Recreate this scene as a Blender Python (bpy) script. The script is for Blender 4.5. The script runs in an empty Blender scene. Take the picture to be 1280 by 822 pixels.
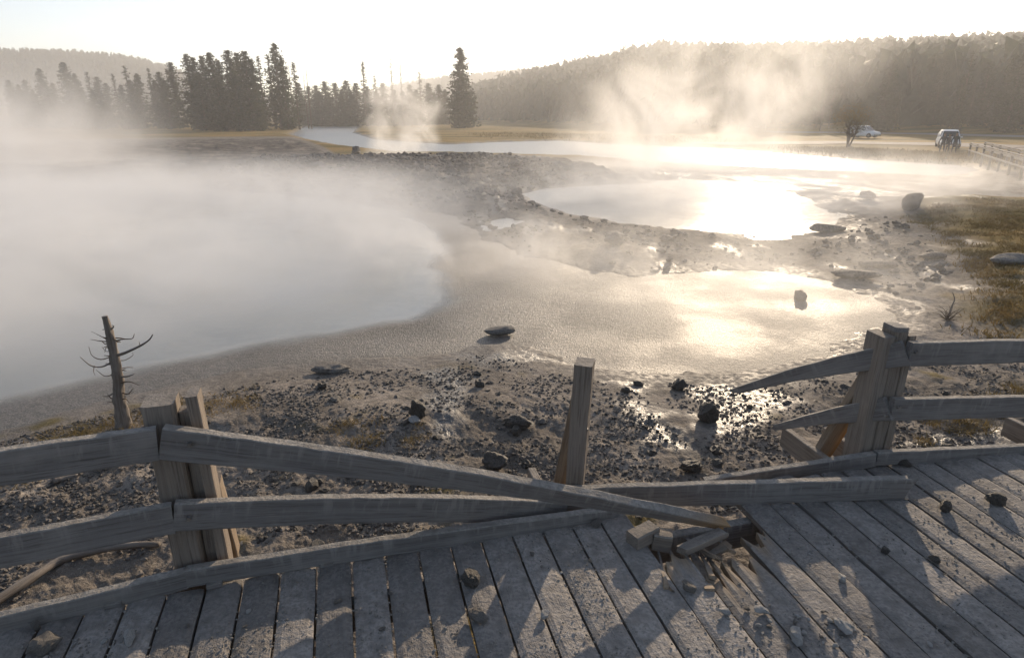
import bpy, bmesh, math, random
import numpy as np
from mathutils import Vector, Matrix, noise as mnoise

R = math.radians
rng = random.Random(11)
nrng = np.random.default_rng(5)
SC = bpy.context.scene
COL = SC.collection

# ------------------------------------------------------------------ camera
CAMZ, PITCH, FPX = 1.9, R(19.06), 770.0
cp, sp = math.cos(PITCH), math.sin(PITCH)
cam_d = bpy.data.cameras.new("camera")
cam = bpy.data.objects.new("camera", cam_d)
COL.objects.link(cam)
cam.location = (0, 0, CAMZ)
cam.rotation_euler = (math.pi / 2 - PITCH, 0, 0)
cam_d.sensor_width = 36
cam_d.lens = FPX / 1280 * 36
cam_d.clip_start, cam_d.clip_end = 0.05, 6000
SC.camera = cam


def ray(px, py):
    u, v = (px - 640) / FPX, (py - 411) / FPX
    return Vector((u, cp - v * sp, -(sp + v * cp)))


def at_z(px, py, z):
    d = ray(px, py)
    t = (z - CAMZ) / d.z
    return Vector((d.x * t, d.y * t, z))


def at_y(px, py, y):
    d = ray(px, py)
    t = y / d.y
    return Vector((d.x * t, y, CAMZ + d.z * t))


# ------------------------------------------------------------------ light
SUN_AZ, SUN_EL = R(21.5), R(14.0)
sun_d = bpy.data.lights.new("sun", 'SUN')
sun_d.energy = 4.6
sun_d.angle = R(0.55)
sun_d.color = (1.0, 0.80, 0.575)
sun = bpy.data.objects.new("sun", sun_d)
COL.objects.link(sun)
sdir = Vector((math.sin(SUN_AZ) * math.cos(SUN_EL), math.cos(SUN_AZ) * math.cos(SUN_EL), math.sin(SUN_EL)))
sun.rotation_euler = sdir.to_track_quat('Z', 'Y').to_euler()
sun.location = (30, 60, 40)

W = bpy.data.worlds.new("World")
SC.world = W
W.use_nodes = True
nt = W.node_tree
nt.nodes.clear()
sky = nt.nodes.new('ShaderNodeTexSky')
sky.sky_type = 'NISHITA'
sky.sun_disc = False
sky.sun_elevation = SUN_EL
sky.sun_rotation = SUN_AZ
sky.altitude = 2000
sky.air_density = 1.0
sky.dust_density = 1.6
sky.ozone_density = 1.0
hsv = nt.nodes.new('ShaderNodeHueSaturation')
hsv.inputs['Saturation'].default_value = 0.9
bg = nt.nodes.new('ShaderNodeBackground')
bg.inputs[1].default_value = 0.105
out = nt.nodes.new('ShaderNodeOutputWorld')
nt.links.new(sky.outputs[0], hsv.inputs['Color'])
nt.links.new(hsv.outputs[0], bg.inputs[0])
nt.links.new(bg.outputs[0], out.inputs[0])

SC.view_settings.view_transform = 'Standard'
SC.view_settings.look = 'None'
SC.view_settings.gamma = 1
SC.view_settings.use_curve_mapping = False
SC.view_settings.exposure = 0.9
SC.render.engine = 'CYCLES'
cy = SC.cycles
cy.use_denoising = True
cy.max_bounces = 5
cy.diffuse_bounces = 3
cy.glossy_bounces = 2
cy.transmission_bounces = 2
cy.volume_bounces = 2
cy.transparent_max_bounces = 64
cy.volume_step_rate = 1.0
cy.volume_max_steps = 64
cy.sample_clamp_indirect = 6
cy.sample_clamp_direct = 12


# ------------------------------------------------------------------ noise
def _h(ix, iy, s):
    n = (ix.astype(np.int64) * 374761393 + iy.astype(np.int64) * 668265263 + s * 982451653) & 0xFFFFFFFF
    n = ((n ^ (n >> 13)) * 1274126177) & 0xFFFFFFFF
    n = ((n ^ (n >> 16)) * 2246822519) & 0xFFFFFFFF
    return ((n ^ (n >> 15)) & 0xFFFF) / 65535.0


def pn(x, y, s=0):
    x0, y0 = np.floor(x), np.floor(y)
    fx, fy = x - x0, y - y0
    out = 0
    ux, uy = fx * fx * fx * (fx * (fx * 6 - 15) + 10), fy * fy * fy * (fy * (fy * 6 - 15) + 10)
    acc = []
    for dx in (0, 1):
        for dy in (0, 1):
            a = _h(x0 + dx, y0 + dy, s) * 2 * np.pi
            acc.append(np.cos(a) * (fx - dx) + np.sin(a) * (fy - dy))
    a = acc[0] * (1 - uy) + acc[1] * uy
    b = acc[2] * (1 - uy) + acc[3] * uy
    return (a * (1 - ux) + b * ux) * 1.4


def fbm(x, y, s=0, o=4, g=0.5, l=2.03):
    t, a, n = 0, 1, 0
    for k in range(o):
        t = t + a * pn(x, y, s + k * 17)
        n += a
        a *= g
        x, y = x * l + 13.1, y * l - 7.7
    return t / n


def sst(a, b, x):
    t = np.clip((x - a) / (b - a), 0, 1)
    return t * t * (3 - 2 * t)


def sdf(poly, X, Y):
    """signed distance, negative inside"""
    d = np.full(X.shape, 1e9)
    ins = np.zeros(X.shape, bool)
    n = len(poly)
    for i in range(n):
        ax, ay = poly[i][0], poly[i][1]
        bx, by = poly[(i + 1) % n][0], poly[(i + 1) % n][1]
        ex, ey = bx - ax, by - ay
        t = np.clip(((X - ax) * ex + (Y - ay) * ey) / (ex * ex + ey * ey + 1e-9), 0, 1)
        d = np.minimum(d, np.hypot(X - ax - t * ex, Y - ay - t * ey))
        c = (ay > Y) != (by > Y)
        xi = ex * (Y - ay) / (ey if abs(ey) > 1e-9 else 1e-9) + ax
        ins ^= c & (X < xi)
    return np.where(ins, -d, d)


def zpoly(pts, z):
    return [at_z(a, b, z) for a, b in pts]


# ------------------------------------------------------------------ terrain
WL1, WL2, WLR = -0.60, -0.62, -1.5
POOL1 = zpoly([(-260, 610), (0, 535), (90, 507), (200, 480), (300, 463), (380, 452), (450, 443), (520, 447), (570, 440),
               (600, 428), (650, 428), (690, 440), (720, 455), (820, 462), (880, 466), (950, 460), (1020, 442), (1080, 417),
               (1108, 395), (1100, 378), (1060, 366), (1010, 350), (960, 338), (880, 341), (800, 346), (720, 337), (660, 320),
               (610, 303), (595, 288), (560, 268), (500, 260), (420, 250), (340, 241), (260, 236), (150, 229), (0, 223),
               (-200, 226), (-420, 240), (-700, 300), (-600, 420)], WL1)
DEEP = zpoly([(-300, 570), (0, 503), (100, 479), (250, 449), (350, 433), (450, 415), (520, 400), (565, 375), (562, 352),
              (545, 332), (558, 305), (540, 282), (500, 262), (420, 250), (340, 241), (260, 236), (150, 229), (0, 223),
              (-200, 226), (-420, 240), (-700, 300), (-600, 420)], WL1)
POOL2 = zpoly([(652, 243), (680, 236), (760, 231), (860, 227), (960, 231), (1010, 249), (1040, 270), (1048, 286), (1020, 291),
               (930, 292), (860, 288), (780, 279), (720, 268), (680, 257)], WL2)
RIVER = zpoly([(366, 168), (385, 157), (420, 153), (447, 157), (440, 166), (470, 175), (560, 181), (620, 178), (700, 176),
               (760, 180), (900, 186), (1000, 194), (1100, 201), (1200, 207), (1226, 213), (1180, 222), (1060, 216),
               (960, 211), (860, 206), (740, 196), (600, 192), (500, 190), (430, 182), (385, 174)], WLR)
PUDDLE = zpoly([(612, 276), (632, 272), (652, 277), (640, 284), (618, 287)], -0.56)
RILL = [zpoly([(520, 462), (560, 450), (585, 470), (578, 500), (560, 520), (575, 550), (555, 560), (540, 520), (548, 490)], -.5),
        zpoly([(775, 470), (795, 470), (812, 500), (838, 540), (850, 560), (800, 562), (795, 530), (785, 500)], -.5),
        zpoly([(860, 480), (960, 470), (1000, 500), (960, 520), (900, 560), (870, 540), (900, 510)], -.5),
        zpoly([(560, 440), (640, 436), (690, 448), (640, 458), (570, 452)], -.55),
        zpoly([(1140, 560), (1200, 535), (1260, 530), (1290, 540), (1230, 556), (1170, 566)], -.5)]
FLATS = zpoly([(700, 206), (860, 210), (1000, 214), (1120, 222), (1180, 236), (1120, 262), (1080, 276), (1040, 262),
               (1000, 232), (900, 222), (760, 224)], -1.0)
BANKV = zpoly([(1120, 262), (1200, 246), (1330, 240), (1500, 330), (1420, 470), (1280, 445), (1230, 400), (1225, 350), (1170, 292)], -.7)


def hill(X, Y):
    """far relief: forested ridge on the right, rounded hills far off on the left and in the middle"""
    az = np.degrees(np.arctan2(X, Y))
    r = np.hypot(X, Y)
    out = np.zeros_like(X)
    # right ridge
    A = [-40, -8, -5, 0, 4.2, 8.4, 12.5, 17.7, 23.8, 29.5, 38.2, 60, 90]
    Hm = [0, 0, 6, 18, 25.5, 31, 37.5, 34.5, 33, 33, 32, 32, 20]
    E = [400, 360, 330, 300, 250, 215, 185, 170, 163, 158, 150, 140, 140]
    hm, e = np.interp(az, A, Hm), np.interp(az, A, E)
    ridge = 470.0
    t = np.clip((r - e) / (ridge - e), 0, 1.25)
    out = np.maximum(out, hm * (np.clip(t, 0, 1) ** 1.05) * np.where(r > ridge, np.clip(1 - (r - ridge) / 900, 0, 1), 1))
    # far left hill
    A = [-90, -60, -46, -38.2, -33.5, -30.5, -28.4, -27, -22, -14]
    Hm = [40, 60, 63, 64, 66, 64, 58, 51, 28, 0]
    hm = np.interp(az, A, Hm)
    out = np.maximum(out, hm * sst(520, 900, r) * (1 - .7 * sst(950, 1500, r)))
    # middle far hill
    A = [-26, -16, -9, -6, -3, 0, 3, 6, 12, 20]
    Hm = [8, 18, 44, 52, 57, 62, 65, 64, 50, 0]
    out = np.maximum(out, np.interp(az, A, Hm) * sst(600, 1000, r) * (1 - .7 * sst(1050, 1500, r)))
    # closing rise behind the viewer and at the rim, so that the ground meets the sky naturally
    out = np.maximum(out, 18 * sst(500, 1400, r))
    return out


def terrain(X, Y, detail=True, attrs=False):
    r = np.hypot(X, Y)
    az = np.degrees(np.arctan2(X, np.maximum(Y, 1e-6)))
    D1 = np.interp(az, [-60, 0, 4, 10, 16, 60], [38, 38, 34, 24, 21, 22])
    DV = np.maximum(D1, np.interp(az, [-60, -19, -15], [100, 100, 38]))
    land = -0.45 + 0 * X
    land = land + .10 * sst(14, 24, r) * (1 - sst(8, 14, az)) + 0.10 * pn(X * .45, Y * .45, 3)
    land = land + sst(0, 1, (r - D1) / 13.0) * (-1.27 - land + .05 * pn(X * .1, Y * .1, 9))
    land = land - .12 * sst(5.5, 10, r) * sst(10, 25, az) * (1 - sst(18, 26, r))
    land = land + 0.1 * sst(0.3, -1.2, sdf(BANKV, X, Y)) * (1 - sst(25, 35, r))
    if detail:
        near = 1 - sst(30, 60, r)
        lump = np.abs(fbm(X * 1.6, Y * 1.6, 21, 4)) * .10
        fine = (np.maximum(fbm(X * 10, Y * 10, 31, 4, .65), 0.0)) ** 1.3 * .042
        vf = fbm(X * 34, Y * 34, 51, 3, .65) * .013
        land = land + near * (lump + fine + vf - .03)
        med = sst(45, 60, r)
        land = land + med * fbm(X * .05, Y * .05, 5, 3) * .1
    land = land + hill(X, Y)
    z = land
    wj = .22 * fbm(X * .9, Y * .9, 41, 4) + .07 * fbm(X * 5, Y * 5, 43, 2)
    d1 = sdf(POOL1, X, Y) + wj * np.clip(r / 6, .6, 3)
    d2 = sdf(POOL2, X, Y) + wj * 1.2
    d3 = sdf(RIVER, X, Y) + wj * 4
    dp = sdf(PUDDLE, X, Y) + wj

    def carve(z, d, wl, slope, bank):
        up = wl + slope * d + .004
        zz = np.where(d > 0, np.minimum(z, np.maximum(up, z - bank)), wl - np.minimum(.012 + .3 * -d, .7))
        # soft first strip
        f = sst(0.0, .10, d)
        return np.where(d > 0, (wl - .01) * (1 - f) + zz * f, zz)
    z = carve(z, d1, WL1, .10, 9)
    z = carve(z, d2, WL2, .14, 9)
    z = carve(z, d3, WLR, .12, .5)
    z = carve(z, dp, -.56, .3, 9)
    fl = sdf(FLATS, X, Y)
    if detail:
        dm = np.minimum(np.minimum(d1, d2), np.minimum(d3, dp))
        rid = sst(8.5, 12, r) * (.38 + .62 * sst(15, 20, r)) * (1 - sst(DV - 4, DV + 8, r)) * (1 - sst(14, 22, az)) * sst(.05, 1.0, dm)
        z = z + rid * (np.maximum(fbm(X * .9, Y * .9, 71, 4, .6), -.05) * .30 + np.abs(fbm(X * 2.7, Y * 2.7, 77, 3, .6)) * .17 + np.maximum(fbm(X * 6, Y * 6, 79, 2, .6), 0) * .08)
    # under the boardwalk keep the ground low and plain
    if not attrs:
        return z
    wet = np.maximum(sst(.9, .05, d1), np.maximum(sst(1.6, .1, d2), sst(2.5, .2, d3)))
    wet = np.maximum(wet * (.55 + .6 * fbm(X * 1.2, Y * 1.2, 61, 3)), 0)
    for p in RILL:
        wet = np.maximum(wet, sst(.18, -.12, sdf(p, X, Y) + .35 * fbm(X * 2.5, Y * 2.5, 63, 3)))
    wet = np.maximum(wet, sst(1, -1.5, fl) * sst(-.25, .12, fbm(X * .6, Y * .25, 65, 4)))
    wet = np.maximum(wet, .75 * sst(.12, .34, fbm(X * .9, Y * .55, 67, 4)) * sst(5, 8, r) * (1 - sst(40, 50, r)))
    veg = sst(0, 1, (r - DV - 9) / 8.0) * sst(.2, 1.4, d3)
    veg = np.maximum(veg, sst(.6, -.9, sdf(BANKV, X, Y) + 1.3 * fbm(X * .7, Y * .7, 69, 3)))
    veg = np.maximum(veg, .8 * sst(.25, .45, fbm(X * 1.1 + 5, Y * 1.1, 73, 4)) * (1 - sst(9, 14, r)) * sst(.4, .9, d1))
    veg = np.maximum(veg, .9 * sst(-3, -3.6, X) * (1 - sst(7, 9, r)) * sst(.1, .3, d1) * sst(-.1, .25, fbm(X * 2, Y * 2, 75, 3)))
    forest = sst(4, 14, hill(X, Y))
    rub = sst(9.5, 13, r) * (1 - sst(DV - 4, DV + 8, r)) * (1 - sst(18, 34, az)) * sst(-.35, .15, fbm(X * .45, Y * .45, 93, 3))
    return z, wet, veg, forest, rub


def new_mesh_np(name, co, faces, mat, smooth=True):
    me = bpy.data.meshes.new(name)
    me.vertices.add(len(co))
    me.vertices.foreach_set('co', np.asarray(co, np.float32).ravel())
    faces = np.asarray(faces, np.int32)
    k = faces.shape[1]
    me.loops.add(faces.size)
    me.loops.foreach_set('vertex_index', faces.ravel())
    me.polygons.add(len(faces))
    me.polygons.foreach_set('loop_start', np.arange(0, faces.size, k, dtype=np.int32))
    me.polygons.foreach_set('loop_total', np.full(len(faces), k, np.int32))
    me.polygons.foreach_set('use_smooth', np.full(len(faces), smooth, bool))
    me.update(calc_edges=True)
    me.validate()
    if mat:
        me.materials.append(mat)
    return me


def fattr(me, name, arr):
    a = me.attributes.new(name, 'FLOAT', 'POINT')
    a.data.foreach_set('value', np.asarray(arr, np.float32))


def vattr(me, name, arr):
    a = me.attributes.new(name, 'FLOAT_VECTOR', 'POINT')
    a.data.foreach_set('vector', np.asarray(arr, np.float32).ravel())


def link(name, me, parent=None, label=None, cat=None, group=None, kind=None):
    o = bpy.data.objects.new(name, me)
    COL.objects.link(o)
    if parent is not None:
        o.parent = parent
    tag(o, label, cat, group, kind)
    return o


def tag(o, label=None, cat=None, group=None, kind=None):
    if label:
        o['label'] = label
    if cat:
        o['category'] = cat
    if group:
        o['group'] = group
    if kind:
        o['kind'] = kind
    return o


def empty(name, loc, label=None, cat=None, group=None, rz=0):
    o = bpy.data.objects.new(name, None)
    o.empty_display_size = .2
    COL.objects.link(o)
    o.location = loc
    o.rotation_euler.z = rz
    return tag(o, label, cat, group)


# ------------------------------------------------------------------ material helpers
class NT:
    def __init__(s, name, disp=False):
        s.m = bpy.data.materials.new(name)
        s.m.use_nodes = True
        s.t = s.m.node_tree
        s.t.nodes.clear()
        s.out = s.n('OutputMaterial')

    def n(s, typ, **kw):
        nd = s.t.nodes.new('ShaderNode' + typ)
        for k, v in kw.items():
            setattr(nd, k, v)
        return nd

    def l(s, a, b):
        s.t.links.new(a, b)

    def val(s, sock, v):
        if isinstance(v, (int, float)):
            sock.default_value = v
        elif isinstance(v, tuple):
            sock.default_value = v if len(v) != 3 or sock.type == 'VECTOR' else (*v, 1)
        else:
            s.l(v, sock)

    def math(s, op, a, b=None, c=None, clamp=False):
        nd = s.n('Math', operation=op, use_clamp=clamp)
        for i, v in enumerate((a, b, c)):
            if v is not None:
                s.val(nd.inputs[i], v)
        return nd.outputs[0]

    def mix(s, f, a, b, blend='MIX'):
        nd = s.n('Mix', data_type='RGBA', blend_type=blend)
        s.val(nd.inputs[0], f)
        s.val(nd.inputs[6], a)
        s.val(nd.inputs[7], b)
        return nd.outputs[2]

    def ramp(s, f, lo, hi, a=0.0, b=1.0, smooth=True):
        nd = s.n('MapRange', interpolation_type='SMOOTHSTEP' if smooth else 'LINEAR')
        for i, v in enumerate((f, lo, hi, a, b)):
            s.val(nd.inputs[i], v)
        return nd.outputs[0]

    def noise(s, vec, scale, detail=4, rough=.55, dist=0.0, typ='FBM'):
        nd = s.n('TexNoise')
        nd.inputs['Scale'].default_value = scale
        nd.inputs['Detail'].default_value = detail
        nd.inputs['Roughness'].default_value = rough
        nd.inputs['Distortion'].default_value = dist
        if vec is not None:
            s.l(vec, nd.inputs['Vector'])
        return nd.outputs['Fac']

    def attr(s, name, vec=False):
        nd = s.n('Attribute', attribute_name=name)
        return nd.outputs['Vector' if vec else 'Fac']

    def pos(s):
        return s.n('NewGeometry').outputs['Position']

    def mapping(s, vec, scale=(1, 1, 1), loc=(0, 0, 0)):
        nd = s.n('Mapping')
        s.l(vec, nd.inputs[0])
        nd.inputs['Scale'].default_value = scale
        nd.inputs['Location'].default_value = loc
        return nd.outputs[0]

    def bump(s, h, strength, dist, normal=None):
        nd = s.n('Bump')
        nd.inputs['Strength'].default_value = strength
        nd.inputs['Distance'].default_value = dist
        s.l(h, nd.inputs['Height'])
        if normal is not None:
            s.l(normal, nd.inputs['Normal'])
        return nd.outputs[0]

    def bsdf(s, col, rough=.8, normal=None, spec=.5, **kw):
        b = s.n('BsdfPrincipled')
        s.val(b.inputs['Base Color'], col)
        s.val(b.inputs['Roughness'], rough)
        s.val(b.inputs['Specular IOR Level'], spec)
        for k, v in kw.items():
            s.val(b.inputs[k], v)
        if normal is not None:
            s.l(normal, b.inputs['Normal'])
        s.l(b.outputs[0], s.out.inputs['Surface'])
        return b


def m_ground():
    n = NT('ground_material')
    P = n.pos()
    wet, veg, fo = n.attr('wet'), n.attr('veg'), n.attr('forest')
    n1 = n.noise(P, 1.3, 5, .6)
    n2 = n.noise(P, 14, 5, .65)
    n3 = n.noise(P, 55, 3, .6)
    mud = n.mix(n.ramp(n1, .35, .68), (.165, .142, .118), (.31, .27, .228))
    mud = n.mix(n.ramp(n2, .42, .62), mud, n.mix(.6, mud, (.085, .075, .065)))
    mud = n.mix(n.ramp(n3, .55, .7, 0, .5), mud, (.33, .30, .26))
    mud = n.mix(n.math('MULTIPLY', n.attr('rubble'), n.ramp(n.noise(P, 3.5, 5, .7), .32, .55, .35, .95)), mud, (.075, .067, .06))
    wetc = n.mix(n.ramp(n2, .4, .65), (.10, .092, .082), (.17, .155, .14))
    mud = n.mix(wet, mud, wetc)
    vn = n.noise(n.mapping(P, (.06, .25, 1)), 1, 4, .6)
    grass = n.mix(n.ramp(vn, .38, .62), (.14, .105, .032), (.29, .19, .065))
    grass = n.mix(n.ramp(n.noise(P, 3, 4, .7), .45, .65), grass, n.mix(.5, grass, (.06, .055, .025)))
    col = n.mix(veg, mud, grass)
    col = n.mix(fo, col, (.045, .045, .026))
    rough = n.mix(n.math('MULTIPLY', wet, n.ramp(n2, .65, .4)), (.88, .88, .88), (.27, .27, .27))
    h = n.math('ADD', n.math('MULTIPLY', n2, 1.0), n.math('MULTIPLY', n3, .4))
    nb = n.bump(h, .8, .03)
    n.bsdf(col, n.math('MULTIPLY', rough, 1.0), nb, n.math('ADD', .03, n.math('MULTIPLY', wet, .38)))
    return n.m


def m_water(kind):
    n = NT(kind + '_water_material')
    P = n.pos()
    if kind == 'pool':
        sh = n.attr('shelf')
        g1 = n.noise(P, 15, 5, .7, .4)
        g2 = n.noise(P, 58, 3, .65)
        g0 = n.noise(P, .7, 4, .55)
        deep = n.mix(n.ramp(g0, .3, .7), (.27, .275, .25), (.33, .33, .30))
        grav = n.mix(n.ramp(g1, .40, .62), (.075, .068, .059), (.15, .134, .115))
        grav = n.mix(n.ramp(g2, .5, .68, 0, .8), grav, (.27, .24, .20))
        col = n.mix(sh, deep, grav)
        h1 = n.math('MULTIPLY', n.noise(n.mapping(P, (1, 1.8, 1)), 5, 3, .5), .007)
        h2 = n.math('MULTIPLY', n.math('ADD', n.math('MULTIPLY', g1, .026), n.math('MULTIPLY', g2, .03)), sh)
        nb = n.bump(n.math('ADD', h1, h2), 1, .6)
        n.bsdf(col, n.mix(sh, (.10,) * 3, n.mix(n.ramp(g0, .35, .6), (.46,) * 3, (.62,) * 3)), nb, .52)
    else:
        h = n.math('ADD', n.noise(n.mapping(P, (.5, 1.1, 1)), 2.2, 4, .6), n.math('MULTIPLY', n.noise(P, 14, 2), .12))
        nb = n.bump(h, .55, .06)
        n.bsdf((.15, .15, .135) if kind == 'river' else (.27, .27, .245), .38 if kind == 'river' else .36, nb, .5)
    return n.m


def m_wood(name, base=(.205, .178, .150), dark=(.10, .086, .072), dust=(.34, .315, .28), dusty=.75, blotch=.5, fresh=(.36, .21, .085), drip=0.0):
    n = NT(name)
    G = n.attr('gco', True)
    P = n.pos()
    gr = n.noise(n.mapping(G, (1.3, 34, 34)), 1, 6, .7, .5)
    gf = n.noise(n.mapping(G, (5, 160, 160)), 1, 3, .6)
    bl = n.noise(G, 3.2, 5, .6)
    mud = n.noise(P, 7, 6, .68)
    gt = n.noise(P, 60, 4, .65)
    col = n.mix(n.ramp(gr, .25, .72), dark, base)
    col = n.mix(n.ramp(gf, .35, .5, .5, 0), col, (.06, .05, .042))
    col = n.mix(n.ramp(bl, .45, .7, 0, blotch), col, n.mix(.5, base, dust))
    if drip:
        gs = n.n('SeparateXYZ')
        n.l(G, gs.inputs[0])
        dr = n.noise(n.mapping(G, (26, 6, 5)), 1, 3, .6, .2)
        dm = n.math('MULTIPLY', n.ramp(dr, .52, .64), n.ramp(n.math('ADD', gs.outputs[2], n.math('MULTIPLY', n.noise(n.mapping(G, (3, 0, 0)), 1, 3), .12)), .02, .10))
        col = n.mix(n.math('MULTIPLY', dm, .55 * drip), col, n.mix(.35, base, dust))
    fr = n.attr('fresh')
    col = n.mix(fr, col, n.mix(n.ramp(gr, .35, .6), n.mix(.5, fresh, (.08, .05, .03)), fresh))
    up = n.n('SeparateXYZ')
    n.l(n.n('NewGeometry').outputs['Normal'], up.inputs[0])
    upf = n.ramp(up.outputs[2], .35, .85)
    dmask = n.math('MULTIPLY', n.math('MULTIPLY', upf, n.ramp(mud, .25, .58, .5, 1)), dusty)
    dmask = n.math('MULTIPLY', dmask, n.math('SUBTRACT', 1.0, fr))
    dcol = n.mix(n.ramp(gt, .38, .62), n.mix(.42, dust, (.06, .055, .05)), dust)
    dcol = n.mix(n.ramp(n.noise(P, 15, 5, .72), .48, .68, 0, .6), dcol, (.10, .091, .083))
    col = n.mix(dmask, col, dcol)
    tn = n.n('CombineColor')
    for k in range(3):
        n.l(n.math('ADD', 1.0, n.attr('tone')), tn.inputs[k])
    col = n.mix(1.0, col, tn.outputs[0], 'MULTIPLY')
    h = n.math('ADD', n.math('MULTIPLY', gr, .5), n.math('MULTIPLY', gf, .35))
    h = n.math('ADD', h, n.math('MULTIPLY', dmask, n.math('ADD', n.math('MULTIPLY', mud, 1.2), n.math('MULTIPLY', gt, 1.1))))
    n.bsdf(col, .86, n.bump(h, .75, .010), .25)
    return n.m


def m_rock(name, a, b, rough=.75, spec=.4, top=None):
    n = NT(name)
    tc = n.n('TexCoord').outputs['Object']
    oi = n.n('ObjectInfo').outputs['Random']
    f = n.noise(tc, 9, 5, .65)
    col = n.mix(n.ramp(f, .35, .65), a, b)
    col = n.mix(n.math('MULTIPLY', oi, .45), col, n.mix(.5, a, b))
    if top:
        up = n.n('SeparateXYZ')
        n.l(n.n('NewGeometry').outputs['Normal'], up.inputs[0])
        col = n.mix(n.math('MULTIPLY', n.ramp(up.outputs[2], .4, .9), n.ramp(n.noise(n.pos(), 20, 4), .4, .6)), col, top)
    n.bsdf(col, rough, n.bump(n.noise(tc, 24, 5, .7), .8, .02), spec)
    return n.m


def m_leaf(name, a, b):
    n = NT(name)
    f = n.noise(n.n('TexCoord').outputs['Object'], .55, 3, .6)
    oi = n.n('ObjectInfo').outputs['Random']
    col = n.mix(n.ramp(f, .35, .65), a, b)
    col = n.mix(n.math('MULTIPLY', oi, .4), col, b)
    b_ = n.bsdf(col, .7, None, .25)
    tr = n.n('BsdfTranslucent')
    n.l(col, tr.inputs[0])
    mx = n.n('MixShader')
    mx.inputs[0].default_value = .28
    n.l(b_.outputs[0], mx.inputs[1])
    n.l(tr.outputs[0], mx.inputs[2])
    n.l(mx.outputs[0], n.out.inputs['Surface'])
    return n.m


def m_plain(name, col, rough=.6, spec=.4, metal=0.0, var=.15, scale=6):
    n = NT(name)
    f = n.noise(n.n('TexCoord').outputs['Object'], scale, 4, .6)
    dk = tuple(c * (1 - var) for c in col)
    lt = tuple(min(1, c * (1 + var)) for c in col)
    n.bsdf(n.mix(n.ramp(f, .3, .7), dk, lt), rough, None, spec, Metallic=metal)
    return n.m


M = {}
M['ground'] = m_ground()
M['pool'] = m_water('pool')
M['river'] = m_water('river')
M['spring'] = m_water('spring')
M['rail'] = m_wood('weathered_rail_wood', base=(.205, .19, .178), dark=(.128, .117, .11), dusty=.9, drip=1.35)
M['post'] = m_wood('weathered_post_wood', base=(.245, .205, .168), dark=(.15, .122, .098), dusty=.55, blotch=.3)
M['deck'] = m_wood('muddy_deck_wood', base=(.23, .205, .18), dark=(.11, .097, .085), dust=(.335, .308, .28), dusty=.95, blotch=.4, fresh=(.30, .225, .15))
M['brace'] = m_wood('orange_brace_wood', base=(.27, .21, .15), dark=(.15, .11, .075), dusty=.4, fresh=(.36, .19, .06))
M['clod'] = m_rock('wet_clod_material', (.036, .032, .028), (.12, .105, .088), .65, .4)
M['stone'] = m_rock('grey_stone_material', (.12, .108, .095), (.24, .22, .195), .85, .3)
M['pale'] = m_rock('pale_stone_material', (.36, .35, .335), (.52, .50, .47), .85, .3)
M['brown'] = m_rock('brown_stone_material', (.12, .095, .072), (.22, .175, .13), .85, .3)
M['tan'] = m_rock('tan_stone_material', (.22, .165, .115), (.32, .25, .18), .85, .3)
M['rubble'] = m_rock('rubble_material', (.055, .049, .043), (.18, .16, .14), .8, .3)
M['grit'] = m_rock('grit_material', (.13, .12, .105), (.30, .28, .25), .9, .3)
M['needle'] = m_leaf('needle_material', (.030, .038, .018), (.058, .064, .030))
M['needle_far'] = m_leaf('far_needle_material', (.030, .040, .022), (.055, .062, .034))
M['bark'] = m_plain('bark_material', (.10, .075, .055), .9, .2, var=.3)
M['deadwood'] = m_wood('dead_wood', base=(.235, .20, .168), dark=(.12, .10, .082), dusty=.2)
M['grass'] = m_leaf('dry_grass_material', (.17, .125, .045), (.26, .18, .07))
M['sedge'] = m_leaf('sedge_material', (.10, .085, .03), (.19, .13, .05))
M['road'] = m_plain('road_material', (.20, .175, .155), .9, .2, var=.12, scale=.4)
M['paint'] = m_plain('white_car_paint', (.70, .71, .72), .3, .5, var=.03)
M['glass'] = m_plain('dark_car_glass', (.03, .035, .04), .08, .6, var=.1)
M['rubber'] = m_plain('black_rubber', (.02, .02, .02), .8, .3)
M['lamp'] = m_plain('clear_lamp', (.6, .6, .58), .2, .6)
M['redlamp'] = m_plain('red_lamp', (.35, .03, .02), .3, .6)
M['skin'] = m_plain('skin_material', (.42, .27, .19), .6, .4, var=.05)
M['hair'] = m_plain('dark_hair', (.03, .022, .016), .7, .3)
M['bolt'] = m_plain('dull_metal', (.22, .21, .20), .5, .5, 1.0)

# ------------------------------------------------------------------ ground mesh
rows = [0.0]
rr = [.25]
while rr[-1] < 1480:
    r_ = rr[-1]
    k = .10 if r_ < 1.6 else (.0058 if r_ < 9 else (.0085 if r_ < 48 else .022))
    rr.append(r_ * (1 + k))
rr = np.array(rr)
azs = np.concatenate([np.linspace(-180, -66, 60)[:-1], np.linspace(-66, -50, 50)[:-1], np.linspace(-50, 50, 620)[:-1],
                      np.linspace(50, 66, 50)[:-1], np.linspace(66, 180, 60)[:-1]])
AZ, RR = np.meshgrid(np.radians(azs), rr)
X, Y = np.sin(AZ) * RR, np.cos(AZ) * RR
Z, wet, veg, forest, rub = terrain(X.ravel(), Y.ravel(), True, True)
co = np.stack([X.ravel(), Y.ravel(), Z], 1)
nr, na = X.shape
i = np.arange(nr - 1)[:, None] * na
j = np.arange(na)[None, :]
jn = (j + 1) % na
quads = np.stack([i + j, i + jn, i + na + jn, i + na + j], -1).reshape(-1, 4)[:, ::-1]
gme = new_mesh_np('ground', co, quads, M['ground'])
fattr(gme, 'wet', np.clip(wet, 0, 1))
fattr(gme, 'veg', np.clip(veg, 0, 1))
fattr(gme, 'forest', np.clip(forest, 0, 1))
fattr(gme, 'rubble', np.clip(rub, 0, 1))
link('ground', gme, kind='structure')


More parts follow.
